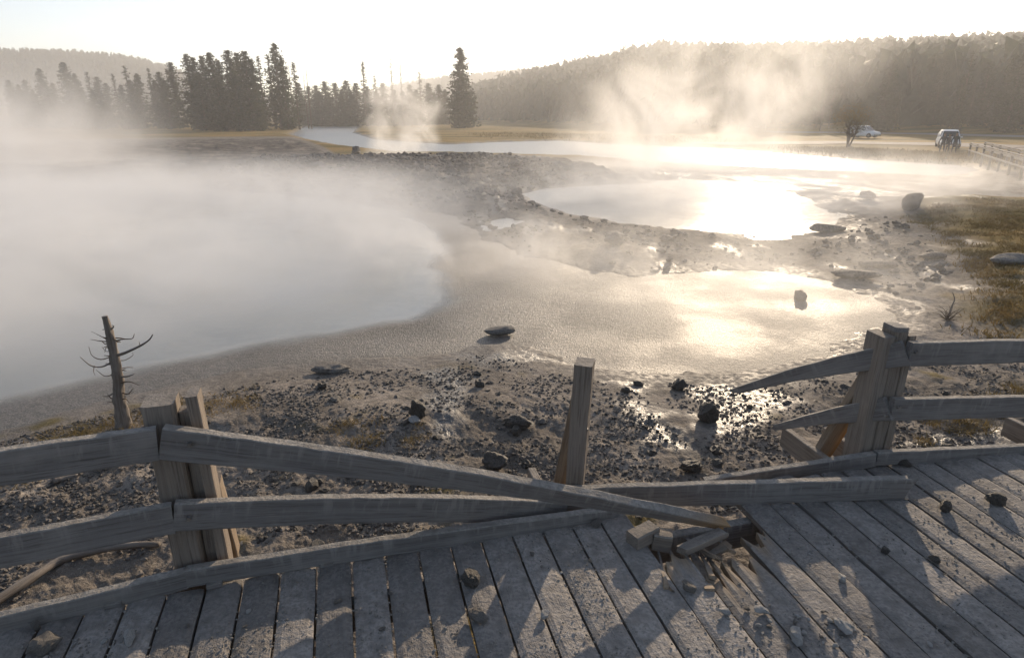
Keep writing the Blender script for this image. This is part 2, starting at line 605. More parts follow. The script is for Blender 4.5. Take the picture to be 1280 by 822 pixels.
def hz(x, y, detail=True):
    return float(terrain(np.array([float(x)]), np.array([float(y)]), detail)[0])


def hzs(xs, ys):
    return terrain(np.asarray(xs, float), np.asarray(ys, float), True)


def on_ground(px, py):
    """where the view ray of a pixel meets the terrain"""
    d = ray(px, py)
    ts = 1.5 * np.exp(np.linspace(0, math.log(400), 900))
    z = terrain(d.x * ts, d.y * ts)
    below = np.where(CAMZ + d.z * ts < z)[0]
    k = below[0] if len(below) else len(ts) - 1
    t = ts[k]
    return Vector((d.x * t, d.y * t, float(z[k])))


def water_sheet(name, poly, z, mat, grow, step, label, shelf=None):
    xs, ys = [p[0] for p in poly], [p[1] for p in poly]
    gx = np.arange(min(xs) - grow, max(xs) + grow + step, step)
    gy = np.arange(min(ys) - grow, max(ys) + grow + step, step)
    GX, GY = np.meshgrid(gx, gy)
    d = sdf(poly, GX, GY)
    keep = d < grow
    idx = np.arange(GX.size).reshape(GX.shape)
    q = np.stack([idx[:-1, :-1], idx[:-1, 1:], idx[1:, 1:], idx[1:, :-1]], -1)
    ok = keep[:-1, :-1] & keep[:-1, 1:] & keep[1:, 1:] & keep[1:, :-1]
    q = q[ok]
    used = np.unique(q)
    remap = np.full(GX.size, -1)
    remap[used] = np.arange(len(used))
    co = np.stack([GX.ravel()[used], GY.ravel()[used], np.full(len(used), z)], 1)
    me = new_mesh_np(name, co, remap[q], mat)
    if shelf is not None:
        dd = sdf(shelf, co[:, 0], co[:, 1]) + .35 * fbm(co[:, 0] * .8, co[:, 1] * .8, 91, 4)
        fattr(me, 'shelf', sst(-.25, .18, dd))
    return link(name, me, kind='structure', label=label)


water_sheet('pool_water', POOL1, WL1, M['pool'], .7, .12, 'steaming grey hot spring pool behind the broken railing', DEEP)
water_sheet('spring_water', POOL2, WL2, M['spring'], 1.0, .25, 'sunlit steaming upper pool beyond the rubble spit')
water_sheet('river_water', RIVER, WLR, M['river'], 1.8, .8, 'bright river winding past the meadow')
water_sheet('puddle_water', PUDDLE, -.56, M['spring'], .3, .06, 'small bright puddle on the rubble spit')


# ------------------------------------------------------------------ roads (draped strips)
def strip(name, pts, width, mat, label, lift=.05, n=80):
    pts = [Vector((p[0], p[1])) for p in pts]
    L, R_ = [], []
    for k in range(n + 1):
        f = k / n * (len(pts) - 1)
        a = min(int(f), len(pts) - 2)
        p = pts[a].lerp(pts[a + 1], f - a)
        t = (pts[a + 1] - pts[a]).normalized()
        s = Vector((-t.y, t.x))
        L.append(p + s * width / 2)
        R_.append(p - s * width / 2)
    C_ = np.array([(p.x, p.y) for p in L + R_])
    z = np.maximum.reduce([hzs(C_[:, 0] + dx, C_[:, 1] + dy) for dx, dy in ((0, 0), (.8, 0), (-.8, 0), (0, .8), (0, -.8))]) + lift
    co = np.column_stack([C_, z])
    k = np.arange(n)
    q = np.stack([k, k + 1, n + 2 + k, n + 1 + k], 1)[:, ::-1]
    me = new_mesh_np(name, co, q, mat)
    return link(name, me, kind='structure', label=label)


RZ = -1.27
strip('road', [at_z(880, 180.5, RZ), at_z(1040, 178, RZ), at_z(1180, 181, RZ), at_z(1290, 185, RZ), at_z(1420, 192, RZ)], 9, M['road'],
      'near gravel track across the meadow')
strip('road', [at_z(960, 165.5, RZ), at_z(1060, 166, RZ), at_z(1200, 168.5, RZ), at_z(1290, 171, RZ), at_z(1420, 175, RZ)], 13, M['road'],
      'far road running below the forested slope')


# ------------------------------------------------------------------ beams
def beam_mesh(name, A, B, h, t, mat, up=None, n=14, rough=.004, bend=0.0, twist=0.0, split=(0, 0), taper=(1, 1), taperw=(1, 1), seed=0, fresh_end=0.0,
              origin=None, fresh_side=None):
    """a sawn timber from A to B (ends at the middle of the cross section), height h along up, thickness t across"""
    rg = random.Random(seed + 7)
    A, B = Vector(A), Vector(B)
    D = (B - A)
    L = D.length
    D.normalize()
    up = Vector(up) if up is not None else Vector((0, 0, 1))
    S = D.cross(up).normalized()
    U = S.cross(D).normalized()
    c = min(h, t) * .09
    sec = [(-t / 2 + c, -h / 2), (t / 2 - c, -h / 2), (t / 2, -h / 2 + c), (t / 2, 0), (t / 2, h / 2 - c), (t / 2 - c, h / 2), (-t / 2 + c, h / 2),
           (-t / 2, h / 2 - c), (-t / 2, 0), (-t / 2, -h / 2 + c)]
    ns = len(sec)
    org = Vector(origin) if origin is not None else Vector((0, 0, 0))
    co, g, fr = [], [], []
    off = rg.uniform(0, 40)
    for i in range(n + 1):
        f = i / n
        a = twist * f * f
        ca, sa = math.cos(a), math.sin(a)
        th = taper[0] + (taper[1] - taper[0]) * f
        tw = taperw[0] + (taperw[1] - taperw[0]) * f
        for k, (x, y) in enumerate(sec):
            x, y = x * tw, y * th
            e = 0.0
            if i == n and split[1]:
                e = rg.uniform(-split[1], split[1] * .3)
            if i == 0 and split[0]:
                e = rg.uniform(-split[0] * .3, split[0])
            px, py = x * ca - y * sa, x * sa + y * ca
            p = A + D * (L * f + e) + S * px + U * (py + bend * math.sin(math.pi * f))
            q = p * 9 + Vector((off, 0, 0))
            q2 = p * 31 + Vector((off, 3, 0))
            p = p + (S * (mnoise.noise(q) * .5 + mnoise.noise(q2) * .35) + U * (mnoise.noise(q + Vector((5, 9, 2))) * .5 + mnoise.noise(q2 + Vector((4, 1, 7))) * .35)) * rough
            co.append(p - org)
            g.append((off + L * f, x + off, y))
            ff = 0.0
            if fresh_end and f > 1 - fresh_end:
                ff = (f - 1 + fresh_end) / fresh_end * .9
            if fresh_side == 'S+' and x > 0:
                ff = max(ff, .9)
            if fresh_side == 'U+' and y > h * .3:
                ff = max(ff, .9)
            fr.append(ff)
    faces = []
    for i in range(n):
        for k in range(ns):
            k2 = (k + 1) % ns
            faces.append((i * ns + k, i * ns + k2, (i + 1) * ns + k2, (i + 1) * ns + k))
    me = bpy.data.meshes.new(name)
    caps = [tuple(range(ns))[::-1], tuple(n * ns + k for k in range(ns))]
    me.from_pydata([tuple(c_) for c_ in co], [], faces + caps)
    me.update()
    bm = bmesh.new()
    bm.from_mesh(me)
    bmesh.ops.recalc_face_normals(bm, faces=bm.faces)
    bm.to_mesh(me)
    bm.free()
    me.materials.append(mat)
    vattr(me, 'gco', g)
    fattr(me, 'fresh', fr)
    return me


SEED = [100]


def beam(name, A, B, h, t, mat, parent=None, **kw):
    SEED[0] += 1
    org = parent.location if parent is not None else (Vector(A) + Vector(B)) / 2
    me = beam_mesh(name, A, B, h, t, mat, seed=SEED[0], origin=org, **kw)
    o = link(name, me, parent)
    if parent is None:
        o.location = org
    return o


def bolt(parent, loc, nrm):
    bm = bmesh.new()
    bmesh.ops.create_cone(bm, cap_ends=True, segments=8, radius1=.011, radius2=.009, depth=.012)
    me = bpy.data.meshes.new('bolt')
    q = Vector(nrm).to_track_quat('Z', 'Y').to_matrix().to_4x4()
    bm.transform(Matrix.Translation(Vector(loc) - parent.location) @ q)
    bm.to_mesh(me)
    bm.free()
    me.materials.append(M['bolt'])
    return link('bolt', me, parent)


# ------------------------------------------------------------------ boardwalk
def edge_pt(x):
    xs = [-6, -2.0, .2, 2.13, 3.08, 8]
    ys = [.75, 1.91, 2.60, 3.13, 3.30, 4.0]
    return float(np.interp(x, xs, ys))


def plank_dir(x):
    a = R(float(np.interp(x, [-2, 2.2], [-16.5, -12.2])))
    return Vector((math.sin(a), math.cos(a), 0))


deck = empty('boardwalk', (0, 1.5, 0), 'grey wooden boardwalk strewn with mud and stones, with a broken hole at its edge', 'boardwalk')
HOLE = {}


def build_deck():
    co, fa, g, fr, tn = [], [], [], [], []
    x = -3.6
    pid = 0
    gap = .010
    while x < 6.2:
        pw = .139 + rng.uniform(-.003, .003)
        c = math.cos(R(2))
        x2 = x + pw * .965
        P0, P1 = Vector((x, edge_pt(x), 0)), Vector((x2, edge_pt(x2), 0))
        d0, d1 = plank_dir(x), plank_dir(x2)
        L = 3.4
        ext = rng.uniform(-.015, .025)
        dz, tilt = rng.uniform(-.004, .004), rng.uniform(-.003, .003)
        nc, nrw = 7, 36
        xm = (x + x2) / 2
        # the broken boards
        cut = [0.0] * nc
        broken = .60 < xm < 1.14
        if broken:
            w = (xm - .60) / .54
            depth = .38 + .30 * math.sin(w * math.pi) - .12 * w
            cut = [depth + rng.uniform(-.10, .10) for _ in range(nc)]
        base = len(co)
        off = rng.uniform(0, 60)
        tone = rng.uniform(-.28, .14)
        for top in (1, 0):
            for i in range(nrw + 1):
                for k in range(nc):
                    u = k / (nc - 1)
                    s = cut[k] - ext if cut[k] else -ext
                    f = s + (L - s) * (i / nrw) ** 1.5
                    p = P0.lerp(P1, u) - d0.lerp(d1, u) * f
                    z = (0 if top else -.038) + dz + tilt * (u - .5) * 2
                    edgef = .004 if (k in (0, nc - 1) and top) else 0
                    if top:
                        z += .004 * mnoise.noise(Vector((p.x * 6, p.y * 6, pid))) - edgef - .003 * (1 if k in (0, nc - 1) else 0)
                    xx = p.x + .0025 * mnoise.noise(Vector((pid * 3, p.y * 7, 2)))
                    co.append((xx, p.y, z))
                    tn.append(tone)
                    g.append((off + f, off + u * pw, z))
                    near = (f - cut[k]) if cut[k] else 9
                    fr.append(max(0, 1 - near / (.10 + .05 * (k % 3))) * .85 if cut[k] else 0)
        N = (nrw + 1) * nc
        for i in range(nrw):
            for k in range(nc - 1):
                a = base + i * nc + k
                fa.append((a, a + nc, a + nc + 1, a + 1))
                b = a + N
                fa.append((b, b + 1, b + nc + 1, b + nc))
            for k, fl in ((0, 0), (nc - 1, 1)):
                a = base + i * nc + k
                q = (a, a + N, a + N + nc, a + nc)
                fa.append(q[::-1] if fl else q)
        for k in range(nc - 1):
            a = base + k
            fa.append((a, a + 1, a + 1 + N, a + N))
            a = base + nrw * nc + k
            fa.append((a + 1, a, a + N, a + 1 + N))
        x = x2 + gap
        pid += 1
    me = bpy.data.meshes.new('decking')
    me.from_pydata([(a, b - 1.5, c) for a, b, c in co], [], fa)
    me.update()
    bm = bmesh.new()
    bm.from_mesh(me)
    bmesh.ops.recalc_face_normals(bm, faces=bm.faces)
    bm.to_mesh(me)
    bm.free()
    me.materials.append(M['deck'])
    vattr(me, 'gco', g)
    fattr(me, 'fresh', fr)
    fattr(me, 'tone', tn)
    link('decking', me, deck)


build_deck()


def epoint(x, back, z):
    return Vector((x, edge_pt(x) - back, z))


# stringers under the boards, seen through the hole and the gaps
for back in (.22, 1.3, 2.4):
    for xa, xb in ((-3.7, -2.0), (-2.0, .2), (.2, 2.1), (2.1, 5.5)):
        beam('stringer', epoint(xa, back, -.12), epoint(xb, back, -.12), .15, .05, M['rail'], deck)
# timbers that carry the posts, their ends stick out past the boards
JO = []
for (px, py, z) in ((980, 545, -.125), (1030, 545, -.125), (1257, 532, -.125), (664, 597, -.125), (288, 672, -.125), (1300, 532, -.125)):
    e = at_z(px, py, z + .0)
    d = plank_dir(e.x)
    beam('joist', e, e - d * 1.1, .14, .045, M['post'], deck)
# torn boards around the hole
for (a, b, w, tw) in (((838, 690), (862, 738), .05, .5), ((862, 688), (893, 735), .07, -.4), ((815, 700), (842, 742), .035, .9),
                      ((880, 700), (912, 680), .06, .2), ((850, 668), (900, 700), .05, .6), ((822, 690), (833, 735), .02, .2),
                      ((893, 672), (916, 690), .03, .5)):
    z0, z1 = rng.uniform(-.10, -.03), rng.uniform(-.012, .015)
    beam('splintered_board', at_z(*a, z0), at_z(*b, z1), .016, w, M['deck'], deck, split=(.06, .03), twist=tw, n=6, rough=.012, taperw=(.35, 1), fresh_end=1.0)

for k in range(11):
    a = (rng.uniform(842, 905), rng.uniform(688, 715))
    b = (a[0] + rng.uniform(-14, 20), a[1] + rng.uniform(18, 38))
    z0, z1 = rng.uniform(-.16, -.05), rng.uniform(-.05, .02)
    beam('splintered_board', at_z(*a, z0), at_z(*b, z1), rng.uniform(.008, .02), rng.uniform(.015, .05), M['deck'], deck, split=(.05, .02), twist=rng.uniform(-.2, .2), n=5,
         rough=.006, taperw=(.25, 1), taper=(.4, 1), fresh_end=1.0)

# ------------------------------------------------------------------ railing, left of the break
RT = .042                                            # rail thickness
LP = Vector((-1.40, 2.15, 0))                        # face of the post the rails are nailed to
fl = empty('wooden_railing', LP, 'collapsed grey timber railing by the dead snag, its right rails fallen to the deck', 'railing')


def pt(px, py, y):
    return at_y(px, py, y)


def dy(x):
    return edge_pt(x) - .03


# main post, split down the middle, with a thinner slab beside it
u = (Vector((2.2, .69, 0))).normalized()
v = Vector((-u.y, u.x, 0))


def upright(name, cx, z0, z1, wx, wy, base, mat, parent, lean=(0, 0), **kw):
    A = base + u * cx + v * (wy / 2 + RT / 2 + .004)
    o = beam(name, (A.x, A.y, z0), (A.x + lean[0], A.y + lean[1], z1), wx, wy, mat, parent, up=u, **kw)
    return o


upright('post', .016, -.55, .828, .118, .13, LP, M['post'], fl, rough=.007)
upright('post_core', .102, -.55, .77, .05, .07, LP + v * .04, M['post'], fl)
upright('post_slab', .154, -.5, .848, .044, .10, LP, M['post'], fl, lean=(-.012, 0))
beam('brace', at_y(292, 690, 2.42), at_y(268, 600, 2.36), .05, .09, M['brace'], fl, up=u)
# rails to the left of the post
JX = LP.x
for (py_a, py_b, h, jx) in ((583, 553, .135, 197), (688, 646, .13, 217), (779, 722, .088, 234)):
    B = at_y(jx, py_b, LP.y - RT / 2)
    A = at_y(0, py_a, 1.90)
    A = B + (A - B) * 1.55
    beam('rail', A, B, h, RT, M['rail'], fl, rough=.005, n=44)
# rails to the right, fallen at their far ends
B = at_y(203, 552, LP.y - RT / 2 - .003)
E = at_y(905, 654, 2.50)
tr = beam('broken_rail', B, E, .14, RT + .004, M['rail'], fl, n=60, bend=.035, twist=R(-40), taper=(1, .42), split=(0, .07), rough=.006, fresh_end=.12)
B = at_y(218, 644, LP.y - RT / 2)
beam('broken_rail', B, at_y(705, 640, 2.66), .13, RT, M['rail'], fl, n=44, bend=.03, rough=.005)
B = at_y(234, 720, LP.y - RT / 2)
beam('bottom_rail', B, at_y(770, 643, 2.63), .088, RT, M['rail'], fl, n=44, bend=.012, rough=.005)
# packing blocks between bottom rail and boards
for px in (50, 158, 280, 415, 560):
    x_ = at_z(px, 770 - px * .2, 0).x
    p = epoint(x_, -.0, .012)
    beam('rail_block', p - u * .03, p + u * .03, .022, .05, M['rail'], fl)
for dz_, px, py in ((0, 237, 556), (0, 180, 556), (0, 236, 648), (0, 200, 652)):
    b = at_y(px, py, LP.y - RT - .006)
    bolt(fl, b, -v)

# ------------------------------------------------------------------ railing, right of the break
RP = Vector((2.09, 3.10, 0))
fr_ = empty('wooden_railing', RP, 'standing grey timber railing with snapped rail stubs beyond the loose rail', 'railing')
u2 = Vector((.95, .16, 0)).normalized()
v2 = Vector((-u2.y, u2.x, 0))
for nm, cx, z0, z1, wx, wy in (('post', -.055, -.55, .775, .075, .14), ('post', .02, -.55, .80, .07, .12), ('post_slab', .082, -.5, .775, .046, .10)):
    A = RP + u2 * cx + v2 * (wy / 2 + RT / 2 + .004)
    beam(nm, (A.x, A.y, z0), (A.x + .005, A.y, z1), wx, wy, M['post'], fr_, up=u2, rough=.006)
A = RP + v2 * .085
beam('post_cap', (A.x + .02, A.y, .798), (A.x + .022, A.y, .824), .085, .10, M['rail'], fr_, up=u2, n=3, rough=.01)
# brace between the post and the timber that sticks out
beam('brace', at_y(1024, 572, 3.42), at_y(1098, 452, 3.24), .115, .05, M['brace'], fr_, up=u2, fresh_side='U+')
for (y_l, y_r, h, jx) in ((442, 438, .135, 1134), (511, 507, .13, 1112), (572, 563, .085, 1093)):
    A = at_y(jx, y_l, RP.y - RT / 2)
    B = at_y(1280, y_r, 3.27)
    beam('rail', A, A + (B - A) * 2.4, h, RT, M['rail'], fr_, rough=.005, n=44)
# snapped stubs pushed out over the mud
A = at_y(1133, 441, RP.y - RT / 2)
beam('broken_rail', A, at_y(916, 489, 3.70), .135, RT, M['rail'], fr_, taper=(1, .30), split=(0, .12), n=16, rough=.006, bend=.02)
A = at_y(1111, 510, RP.y - RT / 2)
beam('broken_rail', A, at_y(968, 534, 3.60), .13, RT, M['rail'], fr_, taper=(1, .28), split=(0, .10), n=14, rough=.006, bend=.01)
A = at_y(1092, 573, RP.y - RT / 2)
beam('bottom_rail', A, at_y(880, 606, 2.98), .085, RT, M['rail'], fr_, n=14, rough=.005)
for px, py in ((1146, 440), (1124, 509), (1108, 520)):
    bolt(fr_, at_y(px, py, RP.y - RT - .004), -v2)

# ------------------------------------------------------------------ middle post left standing alone
mp = at_z(722, 640, 0)
mp = Vector((.33, 2.76, 0))
fp = empty('fence_post', mp, 'lone upright timber post with an orange brace, standing where the railing broke', 'post')
beam('post', (.31, 2.80, -.55), at_y(731, 452, 2.78), .09, .11, M['post'], fp, up=Vector((.97, -.25, 0)), rough=.005)
beam('brace', at_y(694, 640, 2.98), at_y(727, 490, 2.90), .088, .045, M['brace'], fp, up=Vector((.95, -.3, 0)), fresh_side='U+')
bolt(fp, at_y(733, 537, 2.738), (0, -1, 0))

# ------------------------------------------------------------------ loose timbers on the deck
A, B = at_z(686, 641, -.01), at_z(1136, 621, .006)
A.z, B.z = .10, .068
A = at_y(686, 622, 2.70)
o = beam('loose_rail', A, B, .125, RT, M['rail'], None, n=50, bend=.0, split=(.03, .05), rough=.006, fresh_end=0)
tag(o, 'long loose grey rail lying on the boards from the lone post towards the standing railing', 'rail', 'loose timbers on the boardwalk')


def block(name, a, b, za, zb, h, t, label, mat='post', up=None, **kw):
    o = beam(name, at_z(*a, za), at_z(*b, zb), h, t, M[mat], None, up=up, n=6, rough=.005, **kw)
    return tag(o, label, 'wood block', 'loose timbers on the boardwalk')


block('timber_offcut', (790, 676), (817, 662), .03, .035, .075, .08, 'stubby square offcut leaning at the left rim of the hole')
block('timber_offcut', (815, 672), (838, 676), .01, .0, .09, .075, 'dark square offcut dropped into the hole beside the splinters')
block('plank_offcut', (851, 688), (905, 664), .028, .035, .03, .058, 'short pale sawn stick lying across the splintered hole', up=(0, .2, 1), split=(.02, .02))

# ------------------------------------------------------------------ rocks
def rock_mesh(seed, sub, mat, sq=(1, 1, .7), jag=.35, cuts=5):
    rg = random.Random(seed)
    bm = bmesh.new()
    bmesh.ops.create_icosphere(bm, subdivisions=sub, radius=1)
    o = Vector((rg.uniform(-50, 50), rg.uniform(-50, 50), 0))
    pl = []
    for _ in range(cuts):
        n = Vector((rg.gauss(0, 1), rg.gauss(0, 1), rg.gauss(0, 1))).normalized()
        pl.append((n, rg.uniform(.45, .85)))
    for vtx in bm.verts:
        p = vtx.co
        for n, d in pl:
            k = p.dot(n) - d
            if k > 0:
                p = p - n * k * .92
        p = p * (1 + jag * mnoise.fractal(p * 1.7 + o, .8, 2.1, 4))
        vtx.co = Vector((p.x * sq[0], p.y * sq[1], p.z * sq[2]))
    zmin = min(vtx.co.z for vtx in bm.verts)
    for vtx in bm.verts:
        vtx.co.z -= zmin * .72
    me = bpy.data.meshes.new('rock')
    bm.to_mesh(me)
    bm.free()
    me.materials.append(mat)
    for p in me.polygons:
        p.use_smooth = sub >= 4
    return me


def rock(name, px, py, wpx, seed, mat, label, cat='rock', sq=(1, 1, .7), group=None, sub=4, rz=None, sink=.0, z=None, jag=.3, tilt=(0, 0)):
    p = on_ground(px, py) if z is None else at_z(px, py, z)
    t = (p - cam.location).length
    r = wpx * t / FPX / 2
    o = link(name, rock_mesh(seed, sub, M[mat], sq, jag, 2 if sub >= 4 else 5), None, label, cat, group)
    o.location = p - Vector((0, 0, sink * r))
    o.scale = (r, r, r)
    o.rotation_euler = (tilt[0], tilt[1], rng.uniform(0, 6) if rz is None else rz)
    return o


rock('boulder', 1141, 262, 24, 3, 'brown', 'rounded brown boulder in the steam at the edge of the far grassy bank', 'boulder', (1, .9, .85), jag=.12)
rock('boulder', 1083, 251, 17, 4, 'brown', 'low dark boulder in the glare on the wet flats', 'boulder', (1, .8, .6))
rock('boulder', 998, 374, 19, 5, 'tan', 'small pointed stone alone in the bright gravelly shallows', 'stone', (1, .85, .8), z=WL1, jag=.2, sink=.3)
rock('stone_slab', 625, 416, 38, 6, 'stone', 'dark wedge-shaped slab at the tip of the muddy spit', 'slab', (1, .5, .3), rz=.15, sub=4, jag=.1, z=-.58)
rock('stone_slab', 414, 466, 44, 7, 'stone', 'grey flat crusted slab at the near shore of the pool', 'slab', (1, .6, .25), rz=.2)
rock('stone_slab', 1070, 346, 52, 8, 'rubble', 'longest dark slab on the pale mud right of the shallows', 'slab', (1, .42, .2), rz=-.12, jag=.12)
rock('stone_slab', 1098, 334, 38, 9, 'rubble', 'second dark slab lying just behind the longest one', 'slab', (1, .4, .2), rz=-.15, jag=.12)
rock('stone_slab', 1163, 325, 30, 10, 'rubble', 'small dark slab on the white mud near the grassy bank', 'slab', (1, .45, .22), rz=-.1, jag=.12)
rock('stone_slab', 1266, 330, 46, 12, 'stone', 'grey ledge slab sunk in the grassy bank at the frame edge', 'slab', (1, .5, .25), jag=.12, rz=.1)
rock('stone_slab', 1034, 290, 38, 13, 'stone', 'dark flat rock at the near corner of the bright upper pool', 'slab', (1, .5, .3), jag=.15, rz=0)
rock('boulder', 768, 306, 34, 14, 'rubble', 'broad dark boulder half buried in the crust beside the upper pool', 'boulder', (1, .7, .45))
rock('boulder', 832, 302, 15, 15, 'rubble', 'round dark boulder right of the broad half-buried one', 'boulder', (1, .8, .5))
rock('boulder', 646, 246, 16, 16, 'rubble', 'brown knob of rock at the left tip of the upper pool', 'boulder', (1, .9, .7))
rock('boulder', 445, 193, 12, 17, 'rubble', 'black block standing highest on the far rubble ridge', 'boulder', (1, .9, .8))
rock('boulder', 340, 211, 16, 18, 'rubble', 'square dark block at the end of the rubble by the steaming pool', 'boulder', (1, .8, .6))
rock('boulder', 318, 214, 11, 19, 'rubble', 'pointed grey rock at the pool edge left of the square block', 'boulder', (.9, .8, .9))
rock('boulder', 362, 240, 15, 20, 'rubble', 'pyramid-shaped rock at the far shore, mirrored in the pool', 'boulder', (1, .8, .7))
rock('boulder', 522, 523, 26, 21, 'clod', 'upright dark jagged clod in the mud left of the lone post', 'rock', (.8, .7, 1.0))
rock('boulder', 884, 526, 26, 22, 'clod', 'dark round-topped rock standing in the wet runnel', 'rock', (.9, .9, 1.0))
rock('boulder', 848, 487, 18, 23, 'clod', 'dark stone at the upper end of the shining runnel', 'rock', (1, .9, .8))
rock('boulder', 648, 535, 34, 24, 'clod', 'low broad clod in the mud just left of the lone post', 'rock', (1, .6, .5))
rock('boulder', 618, 583, 30, 25, 'clod', 'crumbly black clod right behind the fallen top rail', 'rock', (1, .8, .6))
rock('boulder', 864, 586, 26, 26, 'clod', 'flat dark rock on the shore behind the loose rail', 'rock', (1, .7, .45))
rock('boulder', 518, 529, 15, 27, 'pale', 'small pale crusted stone under the upright jagged clod', 'rock', (1, .8, .5))

cv = [rock_mesh(200 + k, 2, M['clod'], (1, rng.uniform(.6, 1), rng.uniform(.4, .9)), .45, 4) for k in range(9)]
mv = [rock_mesh(230 + k, 2, M['stone'], (1, rng.uniform(.6, 1), rng.uniform(.35, .7)), .4, 5) for k in range(6)]
BAND = [(0, 640), (0, 545), (200, 500), (380, 465), (520, 455), (600, 440), (720, 468), (900, 478), (1000, 470), (1120, 450), (1280, 420), (1280, 575),
        (1040, 600), (760, 640), (640, 660), (420, 700), (230, 730), (0, 790)]
bandp = zpoly(BAND, -.45)
cands = []
tries = 0
while len(cands) < 290 and tries < 20000:
    tries += 1
    px, py = rng.uniform(0, 1290), rng.uniform(425, 720)
    p = at_z(px, py, -.45)
    if p.y < edge_pt(p.x) - .1:
        continue
    s = float(sdf(bandp, np.array([p.x]), np.array([p.y]))[0])
    if s > .1:
        continue
    dn = pn(np.array([p.x * 1.1]), np.array([p.y * 1.1]), 88)[0]
    if rng.random() > .3 + 1.3 * dn + .3 * (px > 400) - .2 * (py > 610):
        continue
    cands.append((p.x, p.y))
ca = np.array(cands)
cz = hzs(ca[:, 0], ca[:, 1])
for (x, y), z in zip(ca, cz):
    wetrock = rng.random() < .8
    o = link('mud_clod' if wetrock else 'mud_stone', rng.choice(cv if wetrock else mv), None,
             'small dark wet clod of mud thrown across the grey bank' if wetrock else 'small grey stone strewn on the muddy bank',
             'clod' if wetrock else 'stone', 'dark clods strewn on the muddy bank' if wetrock else 'grey stones strewn on the muddy bank')
    s = .014 + .05 * rng.random() ** 2.5
    o.location = (x, y, z - .35 * s)
    o.scale = (s * rng.uniform(.8, 1.3), s, s * rng.uniform(.7, 1.1))
    o.rotation_euler = (rng.uniform(-.3, .3), rng.uniform(-.3, .3), rng.uniform(0, 6.3))


def scatter(name, pts, sizes, mat, label, kind='stuff', base=None, flat=.6, sub=1):
    base = base or [rock_mesh(300 + k, sub, mat, (1, .8, flat), .4, 3) for k in range(5)]
    V, F, n0 = [], [], 0
    bv = []
    for b in base:
        v_ = np.zeros(len(b.vertices) * 3, np.float32)
        b.vertices.foreach_get('co', v_)
        bv.append((v_.reshape(-1, 3), np.array([list(p.vertices) for p in b.polygons])))
    for p, s in zip(pts, sizes):
        v_, f_ = bv[rng.randrange(len(bv))]
        a = rng.uniform(0, 6.3)
        c_, s_ = math.cos(a), math.sin(a)
        sx, sz = s * rng.uniform(.7, 1.4), s * rng.uniform(.6, 1.2)
        vv = np.column_stack([(v_[:, 0] * c_ * sx - v_[:, 1] * s_ * s), (v_[:, 0] * s_ * sx + v_[:, 1] * c_ * s), v_[:, 2] * sz]) + np.array(p)
        V.append(vv)
        F.append(f_ + n0)
        n0 += len(v_)
    me = new_mesh_np(name, np.concatenate(V), np.concatenate(F), mat, False)
    return link(name, me, None, label, None, None, kind)


# fine debris on the bank
P_, S_ = [], []
while len(P_) < 22000:
    px, py = rng.uniform(-20, 1300), rng.uniform(425, 740)
    p = at_z(px, py, -.45)
    if p.y < edge_pt(p.x) - .15:
        continue
    if float(sdf(bandp, np.array([p.x]), np.array([p.y]))[0]) > .15:
        continue
    if rng.random() > (.5 if py < 610 else .25) + pn(np.array([p.x * 1.9]), np.array([p.y * 1.9]), 89)[0] * 1.5:
        continue
    P_.append((p.x, p.y))
    S_.append(.005 + .016 * rng.random() ** 2.6)
pa = np.array(P_)
scatter('gravel', np.column_stack([pa, hzs(pa[:, 0], pa[:, 1]) - .002]), S_, M['rubble'], 'fine dark gravel and crumbs over the muddy bank')

# rubble on the far ridge and on the crust around the upper pool
P_, S_ = [], []
ridge_poly = zpoly([(250, 230), (300, 205), (360, 192), (480, 186), (600, 190), (680, 206), (740, 222), (650, 240), (690, 262), (780, 282), (900, 296),
                    (1040, 296), (1100, 262), (1160, 290), (1190, 330), (1120, 372), (1000, 345), (860, 338), (700, 332), (600, 290), (540, 264), (400, 246)], -.45)
bb = [min(p.x for p in ridge_poly), max(p.x for p in ridge_poly), min(p.y for p in ridge_poly), max(p.y for p in ridge_poly)]
N = 70000
qx, qy = nrng.uniform(bb[0], bb[1], N), nrng.uniform(bb[2], bb[3], N)
ok = (sdf(ridge_poly, qx, qy) < 0) & (sdf(POOL2, qx, qy) > .2) & (sdf(POOL1, qx, qy) > .2)
ok &= nrng.random(N) < .45 + .9 * pn(qx * .5, qy * .5, 95)
qx, qy = qx[ok], qy[ok]
qz = hzs(qx, qy)
qs = .025 + .13 * nrng.random(len(qx)) ** 4.5
qs = qs * np.clip(np.hypot(qx, qy) / 20, .6, 1.2)
order = np.argsort(-qs)
rv = [rock_mesh(260 + k, 2, M['rubble'], (1, rng.uniform(.6, 1), rng.uniform(.4, .8)), .4, 5) for k in range(7)]
for k in order[:190]:
    o = link('rubble_rock', rng.choice(rv), None, 'dark angular rock in the rubble between the pools', 'rock', 'rocks of the far rubble ridge')
    s = float(qs[k]) * rng.uniform(.9, 1.3)
    o.location = (qx[k], qy[k], qz[k] - .2 * s)
    o.scale = (s, s, s * .9)
    o.rotation_euler = (rng.uniform(-.3, .3), rng.uniform(-.3, .3), rng.uniform(0, 6.3))
scatter('rubble', np.column_stack([qx, qy, qz - .01])[order[190:]], qs[order[190:]], M['rubble'], 'loose grey rubble covering the crust between the pools')

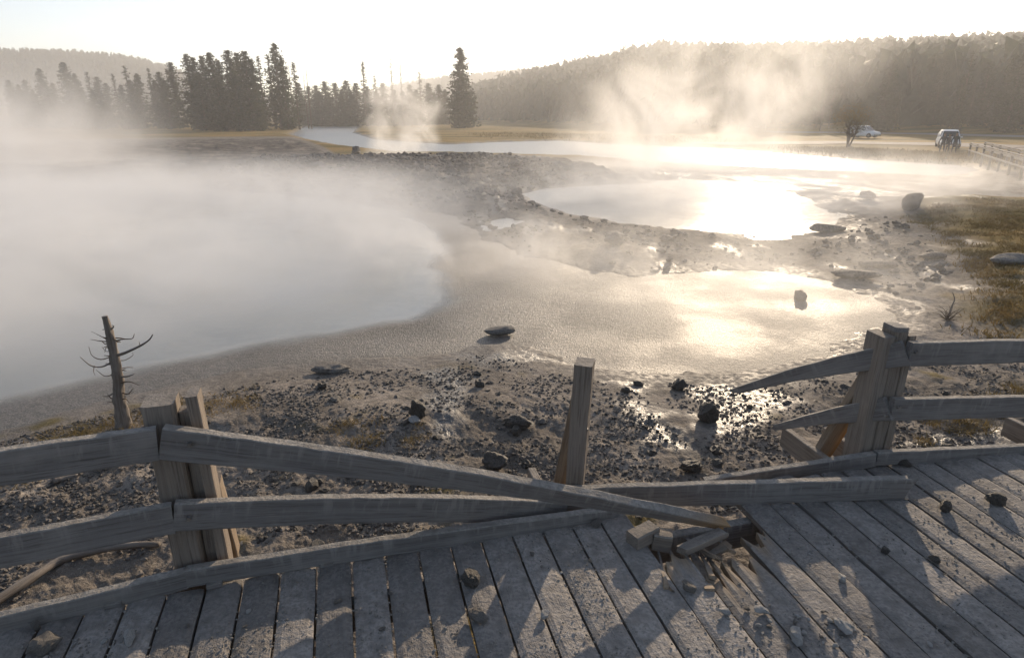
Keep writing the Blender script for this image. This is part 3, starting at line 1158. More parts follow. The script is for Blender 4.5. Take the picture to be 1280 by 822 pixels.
# stones on the boards
DECK_ROCKS = [(588, 728, 26, 'clod', 'black crumbly lump of mud on the boards below the fallen rails', (1, .8, .7)),
              (598, 772, 24, 'stone', 'grey stone on the boards just below the black crumbly lump', (1, .8, .5)),
              (1180, 636, 15, 'clod', 'dark upright stone near the end of the loose rail', (.9, .8, .9)),
              (1243, 628, 18, 'clod', 'dark round stone beside the bottom rail at the frame edge', (1, .9, .7)),
              (1130, 582, 14, 'clod', 'dark lump at the foot of the bottom rail right of the post', (1, .9, .6)),
              (995, 798, 22, 'pale', 'largest pale angular chip in the patch of chips by the frame bottom', (1, .7, .5)),
              (1054, 784, 22, 'pale', 'pale flat chip at the edge of the post shadow', (1, .6, .4)),
              (1052, 724, 14, 'pale', 'pale chip catching the sun at the tip of the shadow band', (1, .6, .5)),
              (952, 765, 17, 'pale', 'bluish pale chip lying over a board gap below the hole', (1, .7, .4)),
              (905, 765, 14, 'pale', 'small pale chip below the hole, left of the bluish one', (1, .7, .5)),
              (680, 770, 13, 'pale', 'white chip on the sunlit board right of the grey stone', (1, .8, .7)),
              (163, 800, 22, 'pale', 'pale pointed chip on the boards below the left rails', (1, .5, .5)),
              (57, 808, 30, 'stone', 'broad grey stone on the boards at the lower frame corner', (1, .9, .4)),
              (45, 786, 10, 'stone', 'tiny wedge of stone against the bottom rail by the broad stone', (.6, .8, 1.2)),
              (1105, 690, 10, 'clod', 'small dark pebble in the sunlit strip right of the post shadow', (1, .9, .7)),
              (1168, 700, 12, 'clod', 'dark chip in the middle of the sunlit strip of boards', (1, .9, .6)),
              (860, 735, 18, 'stone', 'dull stone resting on the torn board end', (1, .8, .6)),
              (745, 655, 14, 'stone', 'rusty stone under the end of the fallen top rail', (1, .8, .6))]
for k, (px, py, w, mt, lb, sq) in enumerate(DECK_ROCKS):
    rock('deck_stone', px, py, w, 400 + k, mt, lb, 'stone', sq, sub=3, z=.004, group='stones on the boardwalk', jag=.25)
dv = [rock_mesh(450 + k, 2, M['pale' if k % 2 else 'stone'], (1, rng.uniform(.5, .9), rng.uniform(.35, .6)), .3, 5) for k in range(6)]
for k in range(60):
    if k < 26:
        px, py = rng.gauss(1020, 38), rng.gauss(790, 18)
    else:
        px, py = rng.uniform(0, 1280), rng.uniform(640, 822)
    p = at_z(px, py, .003)
    if p.y > edge_pt(p.x) - .12 or (780 < px < 925 and py < 750):
        continue
    o = link('deck_chip', rng.choice(dv), None, 'small stone chip scattered on the muddy boards', 'stone chip', 'small chips on the boardwalk')
    s = rng.uniform(.006, .017)
    o.location = p
    o.scale = (s, s, s)
    o.rotation_euler.z = rng.uniform(0, 6)
P_, S_ = [], []
while len(P_) < 7500:
    px, py = rng.uniform(-40, 1320), rng.uniform(560, 840)
    p = at_z(px, py, .002)
    if p.y > edge_pt(p.x) - .04 or (785 < px < 920 and 630 < py < 745):
        continue
    if rng.random() > .42 + pn(np.array([p.x * 2.2]), np.array([p.y * 2.2]), 97)[0] * 1.3:
        continue
    P_.append((p.x, p.y, .001))
    S_.append(.0016 + .006 * rng.random() ** 4)
scatter('grit', P_, S_, M['grit'], 'grit and dried mud crumbs over the boards', sub=1)


# ------------------------------------------------------------------ tubes (branches, snags)
def tube_mesh(name, paths, mat, org=(0, 0, 0), sides=7, rough=.0):
    co, fa, g = [], [], []
    org = Vector(org)
    for pts, rad in paths:
        pts = [Vector(p) for p in pts]
        b = len(co)
        acc = 0
        off = rng.uniform(0, 30)
        for i, p in enumerate(pts):
            t = (pts[min(i + 1, len(pts) - 1)] - pts[max(i - 1, 0)]).normalized()
            a = t.orthogonal().normalized() if abs(t.z) < .9 else t.cross(Vector((0, 1, 0))).normalized()
            if i and prev.dot(a) < 0:
                a = -a
            prev = a
            c = t.cross(a)
            r = rad[i] if not isinstance(rad, tuple) else rad[0] + (rad[1] - rad[0]) * i / (len(pts) - 1)
            if i:
                acc += (p - pts[i - 1]).length
            for k in range(sides):
                th = 2 * math.pi * k / sides
                rr_ = r * (1 + rough * mnoise.noise(p * 14 + Vector((k * 2.2, 0, 0))))
                co.append(p + (a * math.cos(th) + c * math.sin(th)) * rr_ - org)
                g.append((off + acc, off + k * .02, r))
        for i in range(len(pts) - 1):
            for k in range(sides):
                k2 = (k + 1) % sides
                fa.append((b + i * sides + k, b + i * sides + k2, b + (i + 1) * sides + k2, b + (i + 1) * sides + k))
        fa.append(tuple(b + k for k in range(sides))[::-1])
        fa.append(tuple(b + (len(pts) - 1) * sides + k for k in range(sides)))
    me = bpy.data.meshes.new(name)
    me.from_pydata([tuple(c) for c in co], [], fa)
    me.update()
    me.materials.append(mat)
    for p in me.polygons:
        p.use_smooth = True
    vattr(me, 'gco', g)
    fattr(me, 'fresh', [0] * len(co))
    return me


def curve_pts(pts, n=5):
    """Catmull-Rom through points"""
    P = [Vector(p) for p in pts]
    P = [P[0] * 2 - P[1]] + P + [P[-1] * 2 - P[-2]]
    out = []
    for i in range(1, len(P) - 2):
        for k in range(n):
            t = k / n
            a, b, c, d = P[i - 1], P[i], P[i + 1], P[i + 2]
            out.append(.5 * (2 * b + (c - a) * t + (2 * a - 5 * b + 4 * c - d) * t * t + (3 * b - a - 3 * c + d) * t ** 3))
    out.append(P[-2])
    return out


# dead snag on the shore
sb = on_ground(156, 534)
sn = empty('dead_snag', sb, 'dead bare grey tree stub with twiggy branches on the shore behind the railing', 'dead tree')
sy = sb.y
trunk = [at_y(157, 545, sy), at_y(153, 520, sy), at_y(149, 500, sy), at_y(147, 470, sy), at_y(143, 445, sy), at_y(138, 420, sy), at_y(134, 405, sy), at_y(131, 395, sy)]
link('trunk', tube_mesh('trunk', [(curve_pts(trunk, 8), [(.062 - .043 * (k / 56) ** .7) * (1 + .35 * max(0, 1 - k / 7)) for k in range(57)])], M['deadwood'], sb, 18, .4), sn)


def bough(pxs, y1, r0=.006, r1=.0018):
    r0, r1 = r0 * 1.35, r1 * 1.35
    n = len(pxs)
    return (curve_pts([at_y(a, b, sy + (y1 - sy) * (k / (n - 1))) for k, (a, b) in enumerate(pxs)], 5), (r0, r1))


BR = [([(146, 444), (158, 440), (175, 432), (186, 425), (191, 418)], sy - .12, .010), ([(140, 452), (128, 458), (114, 457), (100, 446)], sy - .15, .006),
      ([(139, 446), (126, 449), (115, 444), (111, 433)], sy + .1, .004), ([(136, 427), (125, 426), (113, 424)], sy - .1, .004),
      ([(135, 425), (126, 420), (114, 414)], sy + .1, .003), ([(141, 427), (152, 424), (165, 423), (168, 417)], sy + .1, .005),
      ([(150, 471), (160, 470), (168, 467)], sy - .1, .007), ([(151, 478), (162, 477), (175, 482)], sy - .14, .005),
      ([(148, 461), (158, 459), (167, 459)], sy + .15, .004), ([(145, 466), (132, 470), (120, 462)], sy + .12, .004),
      ([(143, 490), (135, 495), (128, 495)], sy - .1, .006), ([(137, 413), (142, 408), (140, 406)], sy, .006), ([(135, 411), (128, 412)], sy - .05, .006),
      ([(146, 450), (156, 450), (166, 444), (165, 440)], sy + .12, .003), ([(118, 457), (117, 464), (119, 469)], sy - .14, .003),
      ([(175, 432), (174, 427)], sy - .12, .003), ([(152, 491), (162, 492), (168, 489)], sy + .1, .004), ([(140, 437), (133, 434), (131, 440)], sy - .08, .004)]
for k in range(16):
    yy = rng.uniform(402, 505)
    sx = float(np.interp(yy, [395, 420, 445, 470, 520], [131, 138, 143, 147, 153]))
    l_ = rng.choice((-1, 1)) * rng.uniform(8, 19)
    BR.append(([(sx, yy), (sx + l_ * .6, yy + rng.uniform(-2, 4)), (sx + l_, yy + rng.uniform(-6, 4))], sy + rng.uniform(-.12, .12), rng.uniform(.0025, .006)))
for pxs, y1, r0 in BR:
    link('branch', tube_mesh('branch', [bough(pxs, y1, r0, r0 * .3)], M['bark'] if r0 < .006 else M['deadwood'], sb, 5, .2), sn)

# driftwood stick under the left rails
dpts = [at_z(a, b, hz(*at_z(a, b, -.42)[:2]) + .035) for a, b in ((-40, 775), (0, 748), (40, 722), (75, 700), (120, 688), (165, 681), (199, 680))]
o = link('driftwood_branch', tube_mesh('driftwood_branch', [(curve_pts(dpts, 5), (.028, .017))], M['deadwood'], dpts[3], 8, .25), None,
         'long curved pale driftwood stick on the mud under the left rails', 'branch')
o.location = dpts[3]
dpts = [at_z(a, b, hz(*at_z(a, b, -.42)[:2]) + .02) for a, b in ((66, 601), (80, 598), (98, 594))]
o = link('driftwood_branch', tube_mesh('driftwood_branch', [(curve_pts(dpts, 4), (.022, .016))], M['deadwood'], dpts[1], 8, .25), None,
         'short pale stick of driftwood between the top and middle left rails', 'branch')
o.location = dpts[1]

# dead shrub on the right shore
sh0 = on_ground(1184, 400)
shr = empty('dead_shrub', sh0, 'leafless grey shrub on the pale mud above the standing railing', 'shrub')
ps = []
for k in range(26):
    a = rng.uniform(0, 6.28)
    l_ = rng.uniform(.10, .26)
    b = sh0
    q = b + Vector((math.cos(a) * l_ * .8, math.sin(a) * l_ * .8, l_ * rng.uniform(.15, 1.1)))
    m = b.lerp(q, .5) + Vector((rng.uniform(-.04, .04), rng.uniform(-.04, .04), rng.uniform(-.01, .04)))
    ps.append((curve_pts([b, m, q], 3), (.006, .0018)))
link('twig', tube_mesh('twig', ps, M['bark'], sh0, 4), shr)
link('stem', tube_mesh('stem', [(curve_pts([sh0 - Vector((0, 0, .05)), sh0 + Vector((.01, 0, .15)), sh0 + Vector((.03, 0, .27)), sh0 + Vector((0, .02, .36))], 4), (.014, .004))],
                       M['deadwood'], sh0, 6, .2), shr)


# ------------------------------------------------------------------ grass
def blades(name, pts, hgt, mat, label, wd=.006, lean=.5):
    V, F = [], []
    n = 0
    for (x, y, z), h in zip(pts, hgt):
        a = rng.uniform(0, 6.28)
        w = wd * rng.uniform(.6, 1.3)
        lx, ly = rng.gauss(0, lean) * h, rng.gauss(0, lean) * h
        ca, sa = math.cos(a) * w, math.sin(a) * w
        V += [(x - ca, y - sa, z - .01), (x + ca, y + sa, z - .01), (x + lx * .4 + ca * .7, y + ly * .4 + sa * .7, z + h * .6), (x + lx * .4 - ca * .7, y + ly * .4 - sa * .7, z + h * .6),
              (x + lx, y + ly, z + h)]
        F += [(n, n + 1, n + 2), (n, n + 2, n + 3), (n + 3, n + 2, n + 4)]
        n += 5
    me = new_mesh_np(name, V, F, mat, False)
    return link(name, me, None, label, None, None, 'stuff')


def tufted(px_poly, count, z, ntuft, spread, hmax, lo=.4):
    poly = zpoly(px_poly, z)
    bx = [min(p.x for p in poly), max(p.x for p in poly), min(p.y for p in poly), max(p.y for p in poly)]
    cs = []
    k = 0
    while len(cs) < ntuft and k < 100000:
        k += 1
        x, y = rng.uniform(bx[0], bx[1]), rng.uniform(bx[2], bx[3])
        if float(sdf(poly, np.array([x]), np.array([y]))[0]) < 0:
            cs.append((x, y, rng.uniform(.5, 1.3)))
    xs, ys, hs = [], [], []
    for _ in range(count):
        x, y, s = rng.choice(cs)
        xs.append(x + rng.gauss(0, spread) * s)
        ys.append(y + rng.gauss(0, spread) * s)
        hs.append(hmax * s * rng.uniform(lo, 1))
    zz = hzs(xs, ys)
    return list(zip(xs, ys, zz)), hs


p1, h1 = tufted([(0, 575), (60, 525), (140, 512), (230, 490), (310, 478), (330, 505), (250, 520), (150, 560), (60, 590), (0, 610)], 2600, -.45, 70, .06, .045)
p2, h2 = tufted([(400, 545), (470, 520), (545, 535), (540, 560), (470, 565)], 600, -.45, 12, .05, .045)
p3, h3 = tufted([(1130, 520), (1170, 505), (1200, 520), (1280, 470), (1280, 540), (1160, 545)], 1500, -.45, 16, .05, .08)
blades('dry_grass', p1 + p2 + p3, h1 + h2 + h3, M['grass'], 'yellowed flattened grass tufts on the near mud bank', .003, 1.6)
p4, h4 = tufted([(1130, 275), (1200, 258), (1300, 255), (1330, 380), (1290, 440), (1235, 425), (1225, 350), (1180, 300)], 19000, -.6, 320, .13, .075)
blades('bank_grass', p4, h4, M['sedge'], 'brown and green grass mat on the bank at the frame edge', .007, .9)
p5, h5 = tufted([(1000, 190), (1100, 196), (1215, 203), (1290, 208), (1290, 198), (1200, 194), (1080, 187), (980, 184)], 8000, -1.3, 420, 1.0, .34)
p6, h6 = tufted([(600, 173), (760, 176), (900, 180), (900, 172), (760, 168), (600, 166)], 5000, -1.3, 260, 2.0, .36)
blades('sedge', p5 + p6, h5 + h6, M['sedge'], 'tall brown sedge along the far river bank', .03, .35)


# ------------------------------------------------------------------ conifers
def conifer_parts(seed, h, r, cb=.12, n=1100, leaf=.55, ragged=.35, shape=.75):
    rg = random.Random(seed)
    tv = [(Vector((0, 0, -.6)), h * .016), (Vector((rg.uniform(-.1, .1), rg.uniform(-.1, .1), h * .3)), h * .012),
          (Vector((rg.uniform(-.2, .2), rg.uniform(-.2, .2), h * .65)), h * .007), (Vector((0, 0, h * .985)), h * .0015)]
    paths = [([p for p, _ in tv], [q for _, q in tv])]
    for k in range(int(h * 1.5)):
        z = h * rg.uniform(.08, .9)
        a = rg.uniform(0, 6.28)
        l_ = r * (1 - z / h) * rg.uniform(.4, .9)
        paths.append(([Vector((0, 0, z)), Vector((math.cos(a) * l_ * .5, math.sin(a) * l_ * .5, z + .05 * l_)), Vector((math.cos(a) * l_, math.sin(a) * l_, z - .15 * l_))], (.05, .015)))
    tr = tube_mesh('trunk', paths, M['bark'], (0, 0, 0), 5)
    # limbs with sprays
    V, F = [], []
    nl = max(14, n // 14)
    for k in range(nl):
        f = cb + (1 - cb) * (k + rg.random()) / nl
        prof = (1 - f) ** shape * min(1, (f - cb) / .12 + .45)
        reach = r * max(.07, prof) * rg.uniform(1 - ragged, 1.1)
        a = rg.uniform(0, 6.28)
        if rg.random() < ragged * .35:
            continue
        droop = rg.uniform(-.35, .15)
        for q in range(14):
            s = (rg.random()) ** .7
            c = Vector((math.cos(a) * reach * s, math.sin(a) * reach * s, f * h + droop * reach * s + rg.gauss(0, .12) * leaf))
            c += Vector((rg.gauss(0, .25), rg.gauss(0, .25), 0)) * leaf * (.4 + s)
            w = leaf * rg.uniform(.35, .8) * (.55 + .45 * (1 - f))
            e1 = Vector((rg.gauss(0, 1), rg.gauss(0, 1), rg.gauss(0, .5))).normalized() * w
            e2 = Vector((rg.gauss(0, 1), rg.gauss(0, 1), rg.gauss(0, .7) + .4)).normalized() * w * rg.uniform(.5, 1)
            b = len(V)
            V += [c - e1 * .6, c + e1 * .5 - e2 * .4, c + e2, c - e2 * .6 - e1 * .1]
            F += [(b, b + 1, b + 2), (b + 1, b, b + 3)]
    cr = new_mesh_np('crown', [tuple(v_) for v_ in V], F, M['needle'], False)
    return tr, cr


VAR = {}
VAR['full'] = [conifer_parts(10 + k, 20, rng.uniform(3.8, 4.6), .03, 4200, 1.05, .3, .5) for k in range(4)]
VAR['slim'] = [conifer_parts(30 + k, 20, rng.uniform(1.9, 2.5), .12, 1700, .8, .45, .55) for k in range(4)]
VAR['sparse'] = [conifer_parts(50 + k, 20, 1.6, .35, 380, .6, .6) for k in range(3)]


def snag_mesh(seed):
    rg = random.Random(seed)
    paths = [([Vector((0, 0, -.5)), Vector((.1, 0, 8)), Vector((-.05, .1, 15)), Vector((.1, 0, 20))], [.22, .17, .1, .03])]
    for k in range(22):
        z = rg.uniform(5, 19)
        a = rg.uniform(0, 6.28)
        l_ = (21 - z) * .09 * rg.uniform(.4, 1.2) + .2
        paths.append(([Vector((0, 0, z)), Vector((math.cos(a) * l_, math.sin(a) * l_, z - .1 * l_))], (.05, .02)))
    return tube_mesh('trunk', paths, M['bark'], (0, 0, 0), 5)


SNAGS = [snag_mesh(k) for k in range(3)]


def tree(kind, x, y, h, wide, name, label, group, cat='tree'):
    z = hz(x, y, False)
    e = empty(name, (x, y, z - .1), label, cat, group, rng.uniform(0, 6.28))
    e.scale = (wide * h / 20, wide * h / 20, h / 20)
    if kind == 'snag':
        link('trunk', rng.choice(SNAGS), e)
    else:
        t, c = rng.choice(VAR[kind])
        link('trunk', t, e)
        link('crown', c, e)
    return e


def tree_px(kind, px, ytop, ybase, dist, wide, name, label, group, cat='tree'):
    """a tree whose foot is dist metres off and whose tip reaches the given height in the view"""
    top = at_y(px, ytop, dist)
    zb = hz(top.x, dist, False)
    return tree(kind, top.x, dist, top.z - zb, wide, name, label, group, cat)


GL = 'conifers of the grove left of the river'
for (px, yt, d, k, w, lb) in (
        (232, 68, 160, 'full', .8, 'shorter conifer at the left end of the dark grove'), (240, 72, 152, 'full', .8, None), (252, 70, 165, 'full', .85, None),
        (262, 66, 150, 'full', .9, None), (272, 76, 158, 'full', .8, None), (284, 63, 155, 'full', .9, None), (296, 66, 160, 'full', .9, None),
        (304, 64, 150, 'full', .95, 'broad full conifer at the right front of the dark grove'), (313, 74, 148, 'full', .8, None), (247, 90, 146, 'full', .9, None),
        (292, 95, 143, 'full', .9, None), (318, 100, 143, 'full', .7, None), (270, 95, 143, 'full', .9, None),
        (342, 55, 158, 'full', .8, 'tallest dense conifer, standing just right of the dark grove'),
        (334, 68, 168, 'slim', .9, 'thin conifer between the grove and the tallest tree'), (351, 72, 156, 'full', .7, None),
        (322, 70, 170, 'slim', .8, None), (366, 78, 170, 'slim', .9, 'narrow pale conifer right of the tallest tree'),
        (212, 78, 172, 'full', .85, None), (198, 90, 175, 'full', .9, None)):
    tree_px(k, px, yt, 162, d, w * 1.35, 'conifer_tree', lb or 'dark full conifer in the crowded grove left of the river', GL)
GF = 'fogged conifers at the left frame side'
for (px, yt, d, k) in ((10, 100, 180, 'full'), (48, 86, 170, 'full'), (78, 78, 165, 'full'), (22, 106, 185, 'full'), (58, 108, 182, 'full'), (86, 104, 180, 'full'), (100, 110, 176, 'full'), (132, 104, 176, 'full'), (162, 100, 172, 'full'), (192, 100, 172, 'full'), (40, 112, 165, 'full'), (115, 112, 162, 'full'), (92, 92, 170, 'full'), (120, 96, 175, 'full'), (140, 92, 180, 'slim'), (155, 82, 175, 'slim'),
                       (170, 92, 180, 'full'), (185, 86, 178, 'slim'), (30, 100, 190, 'full'), (65, 104, 175, 'full'), (108, 90, 190, 'slim'), (-20, 92, 180, 'full'),
                       (-60, 96, 180, 'full'), (205, 100, 165, 'full'), (150, 106, 165, 'full')):
    tree_px(k, px, yt, 162, d, 1.2, 'conifer_tree', 'hazy conifer in the fog between the far hill and the grove', GF)
GM = 'conifers behind the narrow steam column'
for (px, yt, d, k, lb) in ((453, 77, 210, 'slim', 'slender pointed conifer left of the narrow steam column'), (468, 94, 215, 'slim', None), (488, 73, 205, 'sparse', 'pale ragged tall conifer inside the narrow steam column'),
                           (500, 76, 207, 'sparse', None), (524, 90, 205, 'slim', None), (405, 102, 230, 'full', None), (418, 104, 230, 'full', None), (432, 101, 225, 'full', None),
                           (444, 104, 228, 'full', None), (478, 104, 222, 'full', None), (512, 106, 225, 'full', None), (535, 104, 240, 'full', None), (548, 106, 250, 'full', None),
                           (394, 107, 235, 'full', None), (385, 108, 240, 'full', None), (372, 104, 235, 'full', None), (426, 112, 220, 'full', None), (458, 108, 220, 'full', None), (376, 116, 232, 'full', None), (398, 114, 226, 'full', None), (411, 116, 224, 'full', None), (439, 114, 230, 'full', None), (470, 114, 218, 'full', None), (492, 112, 222, 'full', None), (503, 114, 220, 'full', None), (520, 112, 228, 'full', None), (542, 116, 244, 'full', None), (556, 112, 260, 'full', None)):
    tree_px(k, px, yt, 152, d, 1.5 if k == 'full' else 1.0, 'conifer_tree', lb or 'low dark conifer in the tree line behind the narrow steam column', GM)
for (px, yt, d) in ((382, 84, 180), (379, 92, 182), (360, 80, 175), (649, 76, 330), (640, 90, 320), (660, 84, 330), (672, 80, 335)):
    tree_px('snag', px, yt, 160, d, 1, 'dead_tree', 'bare dead trunk standing among the far trees', 'bare dead trunks among the far trees', 'dead tree')

# the lone tree in the meadow: bushy foot, ragged leaning top
lt = at_y(577, 160, 178)
lz = hz(lt.x, 178, False)
le = empty('lone_conifer', (lt.x, 178, lz), 'lone tall conifer with ragged top and bushy foot in the meadow', 'tree')
hh = at_y(572, 61, 178).z - lz
t_, c_ = conifer_parts(777, hh, 5.0, .02, 6400, 1.15, .45, .5)
link('trunk', t_, le)
cr = link('crown', c_, le)
# bushier foot
V, F = [], []
for k in range(1500):
    a, s = rng.uniform(0, 6.28), rng.random() ** .5
    z = hh * .45 * rng.random() ** .8
    rad = (4.4 - 1.4 * z / (hh * .45)) * s * (.8 + .3 * math.sin(3 * a + z))
    c = Vector((math.cos(a) * rad + .8, math.sin(a) * rad, z + .2))
    e1 = Vector((rng.gauss(0, 1), rng.gauss(0, 1), rng.gauss(0, .6))).normalized() * .55
    e2 = Vector((rng.gauss(0, 1), rng.gauss(0, 1), rng.gauss(0, 1))).normalized() * .5
    b = len(V)
    V += [c - e1, c + e1 * .8 - e2 * .4, c + e2]
    F += [(b, b + 1, b + 2)]
link('lower_crown', new_mesh_np('lower_crown', [tuple(v_) for v_ in V], F, M['needle'], False), le)

# forest edge at the foot of the right slope: the trees one can tell apart
GE = 'conifers along the foot of the forested slope'
for k in range(110):
    az = R(rng.uniform(-1.5, 43))
    e = float(np.interp(math.degrees(az), [0, 4.3, 8.5, 13, 20, 27, 33, 40], [300, 250, 215, 185, 165, 160, 155, 150])) + rng.uniform(-3, 26)
    x, y = math.sin(az) * e, math.cos(az) * e
    tree('full' if rng.random() < .6 else 'slim', x, y, rng.uniform(8, 15), rng.uniform(.8, 1.1), 'conifer_tree', 'dark conifer in the front row at the foot of the forested slope', GE)
for k in range(80):
    az = R(rng.choice([rng.uniform(4, 12), rng.uniform(12, 40), rng.uniform(20, 34)]))
    e = rng.uniform(435, 480)
    tree(rng.choice(['snag', 'sparse', 'slim', 'slim']), math.sin(az) * e, math.cos(az) * e, rng.uniform(12, 20), .8, 'ridge_tree',
         'thin tree standing against the sky on the forested ridge', 'trees on the skyline of the ridge')

# the rest of the slope reads as one mass
def tri_tree(rg, h, r):
    V, F = [], []
    lay = 7
    for i in range(lay):
        f0 = i / lay
        z0 = h * (.08 + .86 * f0)
        rad = r * (1 - f0) ** .85 + .12
        nb = 6
        for k in range(nb):
            if rg.random() < .15:
                continue
            a = 6.28 * k / nb + rg.uniform(-.4, .4)
            q = rad * rg.uniform(.6, 1.15)
            b = len(V)
            w = .42
            V += [(0, 0, z0 + h * .19), (math.cos(a - w) * q, math.sin(a - w) * q, z0 + rg.uniform(-.4, .2)), (math.cos(a + w) * q * .9, math.sin(a + w) * q * .9, z0 + rg.uniform(-.5, .3))]
            F.append((b, b + 1, b + 2))
    return np.array(V), np.array(F)


rgf = random.Random(4)
tv = [tri_tree(rgf, 1.0, rgf.uniform(.10, .17)) for _ in range(12)]


def wood(name, azr, rr_, count, label, hr):
    V, F, n0 = [], [], 0
    az = np.radians(nrng.uniform(azr[0], azr[1], count))
    rad = rr_[0] + (rr_[1] - rr_[0]) * nrng.random(count) ** .8
    x, y = np.sin(az) * rad, np.cos(az) * rad
    hl = hill(x, y)
    z = terrain(x, y, False)
    for k in range(count):
        if hl[k] < 1.2:
            continue
        v_, f_ = tv[k % 12]
        h = nrng.uniform(*hr)
        a = nrng.uniform(0, 6.28)
        c, s = math.cos(a) * h * 1.1, math.sin(a) * h * 1.1
        vv = np.column_stack([v_[:, 0] * c - v_[:, 1] * s + x[k], v_[:, 0] * s + v_[:, 1] * c + y[k], v_[:, 2] * h + z[k] - .3])
        V.append(vv)
        F.append(f_ + n0)
        n0 += len(v_)
    me = new_mesh_np(name, np.concatenate(V), np.concatenate(F), M['needle_far'], False)
    return link(name, me, None, label, None, None, 'stuff')


wood('forest', (-4, 52), (160, 530), 8500, 'dense dark conifer forest covering the slope on the right', (8, 16))
wood('forest', (-58, -14), (600, 960), 5200, 'distant forest on the rounded hill at the left', (5, 8))
wood('forest', (-14, 12), (700, 1050), 2600, 'distant blue forest on the low hill in the middle', (5, 8))

# leafless willow by the far track
wl = at_z(1059, 186, -1.3)
we = empty('bare_tree', wl, 'small bare bushy tree standing in the lit steam near the far cars', 'tree')
ps = []
for k in range(5):
    a = rng.uniform(0, 6.28)
    q = wl + Vector((math.cos(a) * .7, math.sin(a) * .7, rng.uniform(1.8, 2.6)))
    ps.append(([wl - Vector((0, 0, .2)), wl.lerp(q, .5) + Vector((rng.uniform(-.1, .1), 0, 0)), q], (.10, .04)))
    for m in range(16):
        b = wl.lerp(q, rng.uniform(.5, 1))
        a2 = rng.uniform(0, 6.28)
        l_ = rng.uniform(.7, 1.9)
        t = b + Vector((math.cos(a2) * l_ * .7, math.sin(a2) * l_ * .7, l_ * rng.uniform(.1, .9)))
        ps.append(([b, b.lerp(t, .5) + Vector((0, 0, .15)), t], (.025, .008)))
link('trunk', tube_mesh('trunk', ps, M['bark'], wl, 5), we)
V, F = [], []
for k in range(1500):
    d = Vector((rng.gauss(0, 1), rng.gauss(0, 1), rng.gauss(0, .8)))
    d = d.normalized() * rng.random() ** .4
    c = Vector((d.x * 1.9, d.y * 1.9, 2.9 + d.z * 1.7))
    e1 = Vector((rng.gauss(0, 1), rng.gauss(0, 1), rng.gauss(0, 1))).normalized() * .10
    e2 = Vector((rng.gauss(0, 1), rng.gauss(0, 1), rng.gauss(0, 1))).normalized() * .08
    b = len(V)
    V += [c - e1, c + e1, c + e2]
    F.append((b, b + 1, b + 2))
link('crown', new_mesh_np('crown', [tuple(v_) for v_ in V], F, M['sedge'], False), we)


# ------------------------------------------------------------------ far boardwalk railing
def far_rail():
    a0, a1 = at_z(1214, 180, -.15), at_z(1300, 202, -.15)
    org = Vector((a0.x, a0.y, -1.2))
    e = empty('far_railing', org, 'distant timber railing with sunlit top rails at the frame edge', 'railing')
    off = Vector((1.9, 1.1, 0))
    for row, (s, t) in enumerate(((a0, a1), (a0 + off, a1 + off))):
        d = (t - s)
        n = 7
        for k in range(n + 1):
            p = s + d * (k / n)
            g = hz(p.x, p.y, False)
            beam('post', (p.x, p.y, g - .3), (p.x, p.y, -.08), .13, .13, M['post'], e, up=d.normalized(), n=2)
        sd = d.cross(Vector((0, 0, 1))).normalized() * .09
        for z in (-.02, -.45):
            beam('rail', s + sd + Vector((0, 0, z)), t + sd + Vector((0, 0, z)), .10, .05, M['rail'], e, n=6)
        beam('top_rail', s + Vector((0, 0, .085)), t + Vector((0, 0, .085)), .04, .15, M['rail'], e, n=6)


far_rail()


# ------------------------------------------------------------------ cars
def loft(name, secs, mat, parent, smooth=False):
    """secs: list of (x, half_width, z_low, z_high, top_half_width)"""
    V, F = [], []
    for x, w, zl, zh, tw in secs:
        V += [(x, -w * .92, zl), (x, -w, zl + .15), (x, -w, (zl + zh) / 2), (x, -tw, zh - .03), (x, -tw * .9, zh), (x, tw * .9, zh), (x, tw, zh - .03), (x, w, (zl + zh) / 2), (x, w, zl + .15), (x, w * .92, zl)]
    n = 10
    for i in range(len(secs) - 1):
        for k in range(n):
            F.append((i * n + k, i * n + (k + 1) % n, (i + 1) * n + (k + 1) % n, (i + 1) * n + k))
    F.append(tuple(range(n)))
    F.append(tuple((len(secs) - 1) * n + k for k in range(n)))
    me = bpy.data.meshes.new(name)
    me.from_pydata(V, [], F)
    bm = bmesh.new()
    bm.from_mesh(me)
    bmesh.ops.recalc_face_normals(bm, faces=bm.faces)
    bm.to_mesh(me)
    bm.free()
    me.materials.append(mat)
    return link(name, me, parent)


def quadpart(name, pts, mat, parent, th=.012):
    pts = [Vector(p) for p in pts]
    n = (pts[1] - pts[0]).cross(pts[2] - pts[0]).normalized() * th
    me = bpy.data.meshes.new(name)
    k = len(pts)
    me.from_pydata([tuple(p + n) for p in pts] + [tuple(p - n) for p in pts], [],
                   [tuple(range(k)), tuple(range(2 * k - 1, k - 1, -1))] + [(i, i + k, (i + 1) % k + k, (i + 1) % k) for i in range(k)])
    me.materials.append(mat)
    return link(name, me, parent)


def boxpart(name, c, s, mat, parent):
    bm = bmesh.new()
    bmesh.ops.create_cube(bm, size=1, matrix=Matrix.Translation(c) @ Matrix.Diagonal((*s, 1)))
    bmesh.ops.bevel(bm, geom=bm.edges[:], offset=min(s) * .25, segments=2, affect='EDGES')
    me = bpy.data.meshes.new(name)
    bm.to_mesh(me)
    bm.free()
    me.materials.append(mat)
    return link(name, me, parent)


